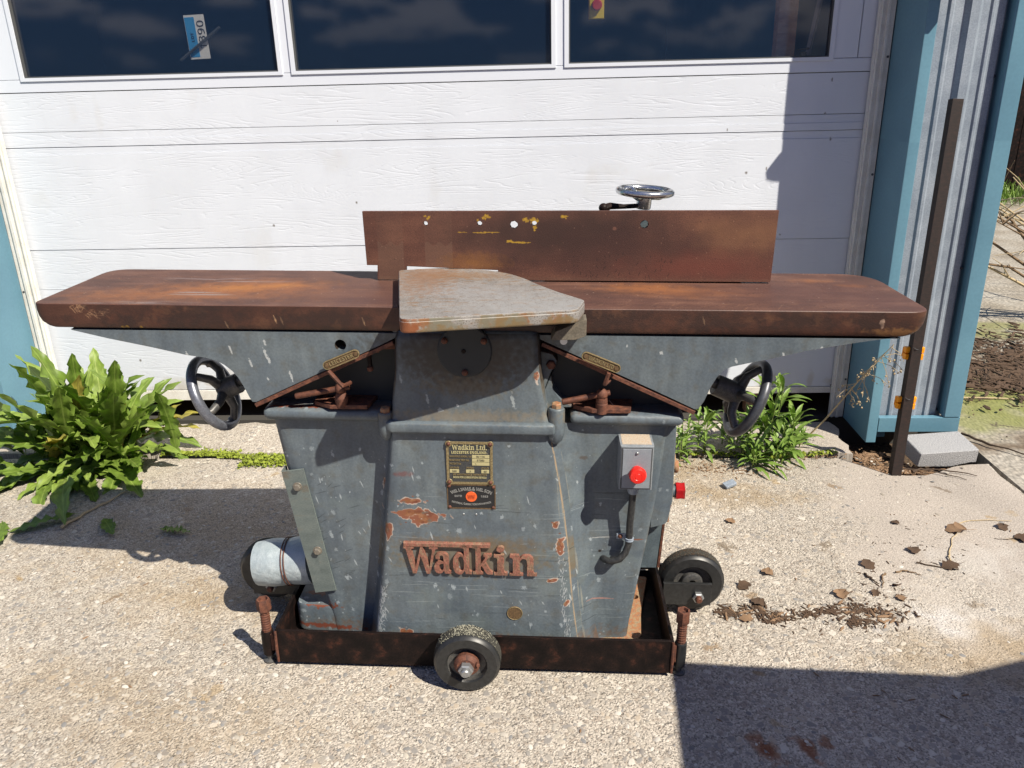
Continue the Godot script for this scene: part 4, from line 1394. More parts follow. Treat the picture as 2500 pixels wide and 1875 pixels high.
func table(poly: Array, radii: Array, end: float) -> void:
	var p := ccw(rpoly(poly, radii, 6))
	var rows := []
	for s in [[0.905, 0.008, 0.034], [0.909, 0.003, 0.022], [0.918, 0.0, 0.010], [0.93, 0.0, 0.003], [0.945, 0.0, 0.0], [0.9585, 0.0, 0.0], [0.9612, 0.0008, 0.0006], [0.9625, 0.003, 0.003]]:
		var q := inset(p, s[1]) if s[1] > 0.0 else p
		var row := []
		for v in q:
			var k := clampf(1.0 - absf(v.x - end) / 0.09, 0.0, 1.0)
			row.append(Vector3(v.x + (s[2] if end < 0.0 else -s[2]) * k, s[0], -v.y))
		rows.append(row)
	skin(rows, true)
	var ids := Geometry2D.triangulate_polygon(p)
	for i in range(0, ids.size(), 3):
		var t: Array = rows[rows.size() - 1]; var u: Array = rows[0]
		var a: Vector3 = t[ids[i]]; var b: Vector3 = t[ids[i + 1]]; var c: Vector3 = t[ids[i + 2]]
		if (b - a).cross(c - a).y > 0.0:
			tri(a, b, c); tri(u[ids[i]], u[ids[i + 2]], u[ids[i + 1]])
		else:
			tri(a, c, b); tri(u[ids[i]], u[ids[i + 1]], u[ids[i + 2]])

func handwheel(parent: Node, c: Vector3, d: Vector3, R: float, r: float, spokes: int, turn: float, dish: float, rim_m: Material, hub_m: Material, hub_r: float, hub_l: float) -> void:
	beg()
	var xf := axis_xf(c, d)
	var pts := []
	for i in 56:
		pts.append(xf * Vector3(R * cos(TAU * i / 56.0), 0, R * sin(TAU * i / 56.0)))
	tube(pts, r, 14, true)
	var w := fin("handwheel", rim_m, parent, 50.0)
	beg()
	lathe([Vector2(0, -dish - hub_l), Vector2(hub_r * 0.92, -dish - hub_l), Vector2(hub_r, -dish - hub_l + 0.003), Vector2(hub_r * 1.05, -dish + 0.006), Vector2(hub_r * 0.9, -dish + 0.012), Vector2(0, -dish + 0.012)], 22, xf)
	fin("hub", hub_m, w)
	for k in spokes:
		var a := turn + TAU * k / spokes
		var o := Vector3(cos(a), 0, sin(a))
		beg()
		tube([xf * (o * hub_r * 0.7 + Vector3(0, -dish + 0.002, 0)), xf * (o * (hub_r + (R - hub_r) * 0.4) + Vector3(0, -dish * 0.9, 0)), xf * (o * (R - (R - hub_r) * 0.2) + Vector3(0, -dish * 0.35, 0)), xf * (o * (R - r * 0.5))], [r * 1.05, r * 0.85, r * 0.75, r * 0.9], 8)
		fin("spoke", hub_m, w, 60.0)

func clamp_lever(parent: Node, at: Vector3, grip: Vector3, cone: bool) -> void:
	beg()
	if cone:
		lathe([Vector2(0, 0), Vector2(0.013, 0), Vector2(0.0165, 0.02), Vector2(0.0155, 0.026), Vector2(0.011, 0.036), Vector2(0.0, 0.037)], 18, Transform3D(Basis(), at))
	else:
		lathe([Vector2(0, 0), Vector2(0.0145, 0), Vector2(0.0145, 0.024), Vector2(0.0132, 0.0255), Vector2(0.0142, 0.028), Vector2(0.013, 0.038), Vector2(0.0, 0.038)], 18, Transform3D(Basis(), at))
	var l := fin("clamp_lever", M.rust, parent)
	beg()
	ball(at + Vector3(0, 0.047, 0), 0.0142, 18)
	fin("ball", M.rust, l, 60.0)
	beg()
	var c := at + Vector3(0, 0.047, 0)
	var d := (grip - c)
	tube([c - d * 0.2, c, grip - d * 0.03, grip], [0.0066, 0.0072, 0.0076, 0.006], 12)
	fin("handle", M.rust_pale, l, 40.0)

func screw(parent: Node, x: float, y: float, z: float, r := 0.005, m: Material = null) -> void:
	beg()
	lathe([Vector2(r, 0.0), Vector2(r, r * 0.3), Vector2(r * 0.7, r * 0.8), Vector2(0, r * 0.95)], 12, axis_xf(Vector3(x, y, z), Vector3(0, 0, 1)))
	fin("screw", m if m else M.rust_pale, parent, 50.0)

func machine() -> void:
	var m := thing("planing_machine", "grey cast iron surface planer with rusty tables standing on the wheeled frame", "woodworking machine", SEAT)
	m.rotation.z = LEAN
	casting(m)
	var had := m.get_child_count()
	tables(m)
	for k in range(had, m.get_child_count()):
		var o := m.get_child(k) as Node3D
		if not str(o.name).begins_with("cutter_guard"):
			o.position = Vector3(0, -0.004, -0.015)
	fittings(m)
	plates(m)
	switchgear(m)

func casting(m: Node) -> void:
	# pedestal: a middle panel standing 5 cm proud of the wings, swept out towards the foot
	var ys := [0.032, 0.085, 0.2, 0.34, 0.45, 0.54, 0.61, 0.64, 0.66, 0.668]
	var pl := [-0.26, -0.252, -0.236, -0.218, -0.206, -0.196, -0.189, -0.186, -0.186, -0.186]
	var pr := [0.285, 0.272, 0.257, 0.244, 0.231, 0.217, 0.203, 0.197, 0.196, 0.196]
	var wl := [-0.385, -0.39, -0.412, -0.436, -0.455, -0.47, -0.48, -0.484, -0.486, -0.486]
	var wr := [0.414, 0.418, 0.433, 0.452, 0.466, 0.475, 0.48, 0.483, 0.487, 0.487]
	var rows := []
	for i in ys.size():
		var y: float = ys[i]; var a: float = pl[i]; var c: float = pr[i]; var l: float = wl[i]; var r: float = wr[i]
		var row := []
		for q in [[l, -0.34], [l, -0.075], [l + 0.005, -0.06], [l + 0.018, -0.052], [l + 0.04, -0.05], [a - 0.04, -0.05], [a - 0.018, -0.047], [a - 0.006, -0.038], [a - 0.002, -0.02], [a + 0.002, -0.008], [a + 0.01, -0.002], [a + 0.024, 0.0], [c - 0.03, 0.0], [c - 0.012, -0.001], [c - 0.001, -0.005], [c + 0.006, -0.011], [c + 0.02, -0.026], [c + 0.036, -0.038], [c + 0.055, -0.046], [c + 0.085, -0.05], [r - 0.03, -0.05], [r - 0.012, -0.052], [r - 0.003, -0.058], [r, -0.068], [r, -0.34]]:
			row.append(Vector3(q[0], y, q[1] + 0.012 * (1.0 - clampf((y - 0.03) / 0.6, 0.0, 1.0)) * (1.0 if q[1] > -0.045 else 0.0)))
		rows.append(row)
	beg()
	skin(rows)
	fan(rows[rows.size() - 1])
	var body := fin("pedestal", M.body, m, 46.0)
	# feet: flange along the bottom with bolt holes
	beg()
	ext(rpoly([Vector2(0.27, 0.04), Vector2(0.44, 0.046), Vector2(0.452, 0.06), Vector2(0.462, 0.16), Vector2(0.50, 0.34), Vector2(0.27, 0.34)], [0, 0.012, 0.02, 0.03, 0.01, 0], 3), 0.021, 0.042, 0.003, LAY, [circle(Vector2(0.452, 0.235), 0.011, 14)])
	fin("foot_flange", M.tan, body)
	beg()
	ext(rpoly([Vector2(-0.486, 0.062), Vector2(-0.30, 0.052), Vector2(-0.30, 0.2), Vector2(-0.486, 0.2)], [0.03, 0, 0, 0.02], 4), 0.028, 0.112, 0.008, LAY)
	fin("foot", M.body, body, 50.0)
	# side housing for the starter, and the lower side plate
	beg()
	ext(rpoly([Vector2(0.455, 0.37), Vector2(0.500, 0.384), Vector2(0.509, 0.45), Vector2(0.505, 0.66), Vector2(0.455, 0.66)], [0, 0.018, 0.02, 0.012, 0], 4), -0.30, -0.062, 0.006)
	fin("starter_housing", M.body, body)
	beg()
	ext(PackedVector2Array([Vector2(0.43, 0.235), Vector2(0.484, 0.236), Vector2(0.492, 0.372), Vector2(0.445, 0.372)]), -0.30, -0.09, 0.003)
	fin("side_plate", M.grey, body)
	beg()
	ext(PackedVector2Array([Vector2(0.486, 0.236), Vector2(0.493, 0.236), Vector2(0.499, 0.374), Vector2(0.493, 0.374)]), -0.31, -0.092, 0.001)
	fin("rusty_edge", M.rust_pale, body)
	# ledges with a rounded nose at the head of each wing
	for s in [[-0.498, -0.19, 0.0], [0.246, 0.515, 0.0]]:
		beg()
		var sec := [Vector2(-0.33, 0.667), Vector2(-0.052, 0.668), Vector2(-0.04, 0.669), Vector2(-0.033, 0.675), Vector2(-0.031, 0.684), Vector2(-0.034, 0.693), Vector2(-0.042, 0.698), Vector2(-0.055, 0.699), Vector2(-0.33, 0.702)]
		var rr := []
		for e in [[s[0], 0.55], [s[0] + 0.003, 0.8], [s[0] + 0.012, 1.0], [s[1] - 0.012, 1.0], [s[1] - 0.003, 0.8], [s[1], 0.55]]:
			var row := []
			for q in sec:
				row.append(Vector3(e[0], 0.6835 + (q.y - 0.6845) * e[1], q.x + 0.004 - (1.0 - e[1]) * 0.02))
			rr.append(row)
		for i in rr.size() - 1:
			for k in sec.size():
				var l := (k + 1) % sec.size()
				quad(rr[i][l], rr[i][k], rr[i + 1][k], rr[i + 1][l])
		fan(rr[0], true); fan(rr[5])
		for i in V.size() / 3:
			pass
		fin("ledge", M.body, body, 46.0)
		beg()
		var xa: float = -0.375 if s[0] < 0.0 else 0.252
		ext(rpoly([Vector2(xa, 0.05), Vector2(xa + 0.045, 0.024), Vector2(xa + 0.135, 0.026), Vector2(xa + 0.15, 0.12), Vector2(xa, 0.12)], 0.003, 2), 0.702, 0.712, 0.001, LAY)
		fin("clamp_pad", M.rust, body)
	# inclined ways behind the table brackets
	beg()
	ext(PackedVector2Array([Vector2(-0.497, 0.69), Vector2(-0.14, 0.69), Vector2(-0.14, 0.892), Vector2(-0.17, 0.886), Vector2(-0.497, 0.732)]), -0.34, -0.095, 0.002)
	fin("way", M.shade_dark, m)
	beg()
	ext(PackedVector2Array([Vector2(0.15, 0.69), Vector2(0.514, 0.69), Vector2(0.514, 0.718), Vector2(0.17, 0.872), Vector2(0.15, 0.876)]), -0.34, -0.095, 0.002)
	fin("way", M.shade_dark, m)
	# head: upper casting under the cutter
	var hy := [0.655, 0.68, 0.692, 0.705, 0.74, 0.80, 0.85, 0.885, 0.90, 0.908]
	var hl := [-0.186, -0.186, -0.182, -0.179, -0.176, -0.168, -0.166, -0.163, -0.158, -0.148]
	var hr := [0.205, 0.204, 0.198, 0.193, 0.187, 0.177, 0.173, 0.171, 0.168, 0.158]
	var hz := [0.006, 0.005, 0.003, 0.001, 0.0, -0.001, -0.002, -0.003, -0.008, -0.02]
	rows = []
	for i in hy.size():
		var a: float = hl[i]; var c: float = hr[i]; var z: float = hz[i]
		var row := []
		row.append(Vector3(a, hy[i], -0.34))
		for k in 5:
			var t := PI / 2 * k / 4.0
			row.append(Vector3(a + 0.022 - 0.022 * cos(t), hy[i], z - 0.022 + 0.022 * sin(t)))
		for k in 5:
			var t := PI / 2 * k / 4.0
			row.append(Vector3(c - 0.018 + 0.018 * sin(t), hy[i], z - 0.018 + 0.018 * cos(t)))
		row.append(Vector3(c, hy[i], -0.34))
		rows.append(row)
	beg()
	skin(rows)
	fan(rows[rows.size() - 1])
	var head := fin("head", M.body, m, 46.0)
	# round cover with bolts
	beg()
	lathe([Vector2(0.063, -0.004), Vector2(0.063, 0.002), Vector2(0.060, 0.0045), Vector2(0.05, 0.005), Vector2(0.0, 0.005)], 40, axis_xf(Vector3(0.0, 0.860, -0.002), Vector3(0, 0, 1)))
	var disc := fin("cover_disc", M.shade_dark, head)
	for p in [Vector2(-0.045, 0.886), Vector2(0.045, 0.886), Vector2(0.0, 0.810)]:
		beg()
		lathe([Vector2(0.0075, -0.001), Vector2(0.0075, 0.004), Vector2(0.0045, 0.0075), Vector2(0, 0.008)], 14, axis_xf(Vector3(p.x, p.y, 0.003), Vector3(0, 0, 1)))
		fin("bolt", M.rust, disc, 50.0)
	beg()
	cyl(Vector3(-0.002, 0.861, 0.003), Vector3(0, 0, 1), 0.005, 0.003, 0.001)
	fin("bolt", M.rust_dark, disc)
	# rounded rib between head and pedestal, bosses at its ends
	beg()
	var ring := []
	for q in [[-0.194, 0.7], [-0.188, 0.9], [-0.175, 1.0], [0.19, 1.0], [0.205, 0.95], [0.212, 0.75]]:
		var row := []
		for k in 20:
			var t := TAU * k / 20.0
			row.append(Vector3(q[0], 0.672 + 0.0155 * signf(sin(t)) * pow(absf(sin(t)), 0.55) * q[1], -0.006 + 0.023 * signf(cos(t)) * pow(absf(cos(t)), 0.5) * q[1] + (0.0 if q[1] > 0.9 else -0.006)))
		ring.append(row)
	for i in ring.size() - 1:
		for k in 20:
			var l := (k + 1) % 20
			quad(ring[i][l], ring[i][k], ring[i + 1][k], ring[i + 1][l])
	fan(ring[0], false); fan(ring[5], true)
	fin("rib", M.body, m, 50.0)
	for q in [[0.212, 0.662, 0.058, 0.021, -0.012], [-0.194, 0.664, 0.038, 0.018, -0.012]]:
		beg()
		lathe([Vector2(q[3] * 0.3, -0.034), Vector2(q[3] * 0.75, -0.024), Vector2(q[3] * 0.98, -0.008), Vector2(q[3], 0.0), Vector2(q[3] * 0.96, q[2] - 0.004), Vector2(q[3] * 0.8, q[2]), Vector2(0, q[2])], 20, Transform3D(Basis(), Vector3(q[0], q[1], q[4])))
		var boss := fin("boss", M.body, m, 46.0)
		beg()
		hexbolt(Vector3(q[0], q[1] + q[2], q[4]), Vector3.UP, 0.0125, 0.012)
		fin("bolt", M.tan, boss)
	# raised web at the right of the head with its bolt
	beg()
	ext(rpoly([Vector2(0.165, 0.70), Vector2(0.262, 0.70), Vector2(0.225, 0.722), Vector2(0.205, 0.75), Vector2(0.200, 0.792), Vector2(0.208, 0.80), Vector2(0.215, 0.82), Vector2(0.203, 0.838), Vector2(0.175, 0.845), Vector2(0.165, 0.84)], [0, 0.002, 0.02, 0.03, 0.01, 0.01, 0.012, 0.012, 0, 0], 4), -0.12, -0.058, 0.006)
	var web := fin("web", M.body, m, 46.0)
	beg()
	hexbolt(Vector3(0.198, 0.812, -0.058), Vector3(0, 0, 1), 0.011, 0.012)
	fin("bolt", M.rust, web)
	# end cover strap bolted across the left wing
	beg()
	var sx := Transform3D(Basis(Vector3.BACK, 0.152), Vector3(-0.418, 0.348, -0.045))
	bx(Vector3.ZERO, Vector3(0.058, 0.362, 0.006), 0.0015, sx)
	bx(Vector3(-0.028, 0.0, -0.018), Vector3(0.005, 0.362, 0.03), 0.001, sx)
	var strap := fin("cover_strap", M.strap, m)
	for p in [Vector2(-0.436, 0.482), Vector2(-0.401, 0.296)]:
		beg()
		cyl(Vector3(p.x, p.y, -0.042), Vector3(0, 0, 1), 0.012, 0.002, 0.0005)
		hexbolt(Vector3(p.x, p.y, -0.04), Vector3(0, 0, 1), 0.0095, 0.008)
		fin("bolt", M.steel_dull, strap)
	# dust spout of sheet metal wound with wire
	beg()
	var wob := []
	var d := Vector3(1.0, 0.12, 0.0).normalized()
	var c0 := Vector3(-0.600, 0.19, -0.135)
	var rad := [0.060, 0.0635, 0.066, 0.0655, 0.0625, 0.0655, 0.067, 0.067]
	for k in 8:
		wob.append(c0 + d * (0.155 * k / 7.0))
	tube(wob, rad, 22, false, true)
	var duct := fin("dust_spout", M.duct, m, 40.0)
	for k in 2:
		beg()
		torus(c0 + d * (0.086 + k * 0.008), d, 0.0655, 0.0016, 30, 6)
		fin("wire_tie", M.rust, duct)

func tables(m: Node) -> void:
	beg()
	table([Vector2(-1.008, 0.0), Vector2(-0.15, 0.0), Vector2(-0.19, 0.372), Vector2(-1.012, 0.372)], [0.03, 0.0, 0.0, 0.06], -1.01)
	fin("table", M.table, m, 30.0, table_uv)
	beg()
	table([Vector2(-0.08, 0.0), Vector2(1.04, 0.0), Vector2(1.04, 0.385), Vector2(-0.1, 0.385)], [0.0, 0.055, 0.1, 0.0], 1.04)
	fin("table", M.table, m, 30.0, table_uv)
	# dark packing and bolts between the rusty top and its bracket
	for s in [[-0.93, -0.15], [0.16, 0.95]]:
		beg()
		bx(Vector3((s[0] + s[1]) / 2, 0.902, -0.17), Vector3(s[1] - s[0], 0.006, 0.30))
		fin("packing", M.rust_dark, m)
	# the wedge-shaped brackets that slide on the ways
	beg()
	ext(PackedVector2Array([Vector2(-0.93, 0.899), Vector2(-0.925, 0.896), Vector2(-0.844, 0.877), Vector2(-0.745, 0.857), Vector2(-0.661, 0.838), Vector2(-0.615, 0.832), Vector2(-0.592, 0.825), Vector2(-0.574, 0.815), Vector2(-0.556, 0.799), Vector2(-0.545, 0.784), Vector2(-0.535, 0.764), Vector2(-0.523, 0.733), Vector2(-0.517, 0.722), Vector2(-0.508, 0.721), Vector2(-0.205, 0.865), Vector2(-0.15, 0.893), Vector2(-0.15, 0.899)]), -0.30, -0.007, 0.002, Transform3D(), [circle(Vector2(-0.292, 0.868), 0.0135, 20)])
	fin("table_bracket", M.body, m, 40.0)
	beg()
	ext(PackedVector2Array([Vector2(0.98, 0.899), Vector2(0.965, 0.901), Vector2(0.891, 0.889), Vector2(0.78, 0.868), Vector2(0.698, 0.847), Vector2(0.645, 0.835), Vector2(0.612, 0.827), Vector2(0.595, 0.818), Vector2(0.581, 0.801), Vector2(0.568, 0.774), Vector2(0.556, 0.74), Vector2(0.545, 0.722), Vector2(0.536, 0.72), Vector2(0.439, 0.766), Vector2(0.192, 0.878), Vector2(0.17, 0.888), Vector2(0.17, 0.899)]), -0.30, -0.007, 0.002)
	var br := fin("table_bracket", M.body, m, 40.0)
	beg()
	cyl(Vector3(0.226, 0.884, -0.0075), Vector3(0, 0, 1), 0.0085, 0.0015, 0.0004, 16)
	fin("plug", M.white, br)
	# rusty gib strips along the slopes
	for s in [[Vector2(-0.512, 0.7185), Vector2(-0.17, 0.8805)], [Vector2(0.538, 0.7165), Vector2(0.178, 0.8815)]]:
		var a: Vector2 = s[0]; var b: Vector2 = s[1]
		var u := (b - a).normalized()
		var nrm := Vector2(-u.y, u.x) if u.x > 0.0 else Vector2(u.y, -u.x)
		beg()
		ext(PackedVector2Array([a - nrm * 0.010, b - nrm * 0.010, b - nrm * 0.0005, a - nrm * 0.0005]), -0.09, -0.004, 0.0015)
		fin("gib_strip", M.rust, m)
	# cutter block between the lips of the tables
	beg()
	cyl(Vector3(-0.132, 0.915, -0.37), Vector3(0, 0, 1), 0.04, 0.36, 0.002, 20)
	fin("cutter_block", M.iron, m)
	# fence with its holes and foot
	var fp := PackedVector2Array([Vector2(-0.280, 1.138), Vector2(-0.277, 1.002), Vector2(-0.2495, 1.002), Vector2(-0.2515, 0.9645), Vector2(-0.176, 0.9645), Vector2(-0.175, 1.000), Vector2(0.06, 0.9915), Vector2(0.06, 0.9655), Vector2(0.749, 0.9665), Vector2(0.7505, 1.145)])
	var holes := []
	for q in [[-0.121, 1.109, 0.0058], [0.015, 1.110, 0.0062], [0.101, 1.107, 0.0098], [0.152, 1.111, 0.0062], [0.425, 1.110, 0.0105]]:
		holes.append(circle(Vector2(q[0], q[1]), q[2], 14))
	beg()
	ext(fp, -0.275, -0.262, 0.0012, Transform3D(), holes)
	var fence := fin("fence", M.fence, m, 30.0, func(p: Vector3, n: Vector3) -> Vector2: return Vector2((p.x + 0.3 + (p.z + 0.262) * 0.7) / 1.08, (1.15 - p.y) / 0.2))
	beg()
	bx(Vector3(0.25, 1.02, -0.295), Vector3(0.02, 0.1, 0.038), 0.002)
	bx(Vector3(0.60, 1.02, -0.295), Vector3(0.02, 0.1, 0.038), 0.002)
	bx(Vector3(0.43, 0.972, -0.325), Vector3(0.5, 0.018, 0.098), 0.002)
	fin("fence_foot", M.rust, fence)
	beg()
	ext(rpoly([Vector2(0.385, 0.98), Vector2(0.475, 0.98), Vector2(0.462, 1.128), Vector2(0.40, 1.128)], 0.006, 3), -0.385, -0.335, 0.004)
	fin("fence_bracket", M.grey, fence)
	beg()
	tube([Vector3(0.325, 1.136, -0.34), Vector3(0.345, 1.143, -0.345), Vector3(0.38, 1.141, -0.35), Vector3(0.435, 1.143, -0.36)], [0.011, 0.009, 0.006, 0.006], 10)
	ball(Vector3(0.327, 1.139, -0.34), 0.012, 12)
	fin("locking_lever", M.rust_dark, fence)
	handwheel(m, Vector3(0.433, 1.178, -0.36), Vector3(0.04, 1, 0.02), 0.0665, 0.0088, 3, 0.6, 0.014, M.chrome, M.chrome, 0.019, 0.03)
	# pork-chop cutter guard
	var gp := ccw(rpoly([Vector2(-0.108, -0.200), Vector2(0.252, -0.108), Vector2(0.270, -0.028), Vector2(0.21, 0.048), Vector2(0.165, 0.118), Vector2(0.135, 0.175), Vector2(0.10, 0.222), Vector2(0.065, 0.252), Vector2(0.02, 0.274), Vector2(-0.052, 0.291), Vector2(-0.12, 0.283), Vector2(-0.192, 0.256)], [0.022, 0.03, 0.02, 0.3, 0.3, 0.3, 0.3, 0.3, 0.3, 0.3, 0.3, 0.012], 5))
	beg()
	var rows := []
	for s in [[0.9605, 0.004], [0.9625, 0.001], [0.9655, 0.0], [0.9815, 0.0], [0.983, 0.0006], [0.9835, 0.0018], [0.9845, 0.002], [0.9875, 0.0016], [0.9895, 0.003], [0.9905, 0.007]]:
		var q := inset(gp, s[1]) if s[1] > 0.0 else gp
		var row := []
		for v in q:
			row.append(Vector3(v.x, s[0], -v.y))
		rows.append(row)
	skin(rows, true)
	fan(rows[rows.size() - 1]); fan(rows[0], true)
	var gd := fin("cutter_guard", M.guard, m, 40.0, func(p: Vector3, n: Vector3) -> Vector2: return Vector2((p.x + 0.25) / 0.56, (0.31 + p.z) / 0.64 if n.y > 0.6 else 0.93 + (0.975 - p.y) * 1.6))
	beg()
	ext(rpoly([Vector2(0.196, 0.898), Vector2(0.206, 0.918), Vector2(0.268, 0.946), Vector2(0.2745, 0.946), Vector2(0.2745, 0.908), Vector2(0.25, 0.899)], [0.002, 0.004, 0.004, 0.002, 0.006, 0.004], 3), -0.03, 0.03, 0.002)
	fin("guard_bracket", M.bracket, gd)
	beg()
	cyl(Vector3(0.245, 0.93, 0.0), Vector3.UP, 0.012, 0.031, 0.0)
	fin("pivot", M.rust_dark, gd)
	beg()
	ext(PackedVector2Array([Vector2(-0.06, 0.93), Vector2(0.21, 0.93), Vector2(0.21, 0.9595), Vector2(-0.09, 0.9595)]), -0.02, 0.028, 0.003)
	fin("guard_rib", M.rust_dark, gd)

func fittings(m: Node) -> void:
	# handwheels that raise the tables, on screws along the slopes
	handwheel(m, Vector3(-0.664, 0.690, -0.15), Vector3(-0.918, -0.397, 0.0), 0.0905, 0.0128, 5, 0.35, 0.03, M.rim, M.iron, 0.026, 0.045)
	handwheel(m, Vector3(0.688, 0.697, -0.15), Vector3(0.918, -0.397, 0.0), 0.0905, 0.0128, 5, 0.9, 0.03, M.rim_dark, M.iron, 0.027, 0.06)
	for s in [[Vector3(-0.60, 0.723, -0.15), Vector3(-0.50, 0.762, -0.15)], [Vector3(0.615, 0.733, -0.15), Vector3(0.52, 0.772, -0.15)]]:
		beg()
		tube([s[0], s[1]], 0.014, 14)
		fin("screw_shaft", M.iron, m)
	clamp_lever(m, Vector3(-0.303, 0.705, -0.034), Vector3(-0.412, 0.733, -0.026), true)
	clamp_lever(m, Vector3(0.319, 0.700, -0.034), Vector3(0.225, 0.728, -0.026), false)
	# tommy-bar clamp up beside the head
	beg()
	lathe([Vector2(0, 0), Vector2(0.016, 0.0), Vector2(0.0195, 0.004), Vector2(0.0195, 0.044), Vector2(0.012, 0.046), Vector2(0.012, 0.085), Vector2(0, 0.085)], 20, axis_xf(Vector3(-0.252, 0.858, -0.045), Vector3(1, 0, -0.12)))
	var cl := fin("table_clamp", M.rust, m)
	beg()
	tube([Vector3(-0.232, 0.892, -0.042), Vector3(-0.2295, 0.80, -0.04)], 0.0055, 10)
	fin("tommy_bar", M.rust_dark, cl)
	beg()
	ball(Vector3(-0.2325, 0.887, -0.042), 0.009, 12)
	fin("knob", M.rust, cl)
	beg()
	cyl(Vector3(-0.23, 0.795, -0.04), Vector3.UP, 0.0075, 0.012, 0.002, 12)
	fin("knob", M.rust, cl)
	# small stop hooks hanging on the brass plates
	for q in [[-0.318, 0.810, 0.030, -0.038, M.rust_pale], [0.330, 0.813, -0.008, -0.026, M.rust]]:
		beg()
		var a := Vector3(q[0], q[1], 0.004)
		var e := a + Vector3(q[2], q[3], 0.0)
		tube([a, a.lerp(e, 0.5), e, e + Vector3(0.012, -0.002, -0.03)], 0.0052, 6)
		fin("stop_hook", q[4], m)
	# thin loose wire at the right-hand clamp
	beg()
	tube([Vector3(0.338, 0.722, -0.06), Vector3(0.352, 0.708, -0.052), Vector3(0.366, 0.690, -0.05)], 0.0009, 5)
	fin("wire", M.steel, m)

func oval(l: float, h: float, n := 8) -> PackedVector2Array:
	var p := PackedVector2Array()
	for k in n + 1:
		var a := -PI / 2 + PI * k / n
		p.append(Vector2(l / 2 - h / 2 + cos(a) * h / 2, sin(a) * h / 2))
	for k in n + 1:
		var a := PI / 2 + PI * k / n
		p.append(Vector2(-l / 2 + h / 2 + cos(a) * h / 2, sin(a) * h / 2))
	return p

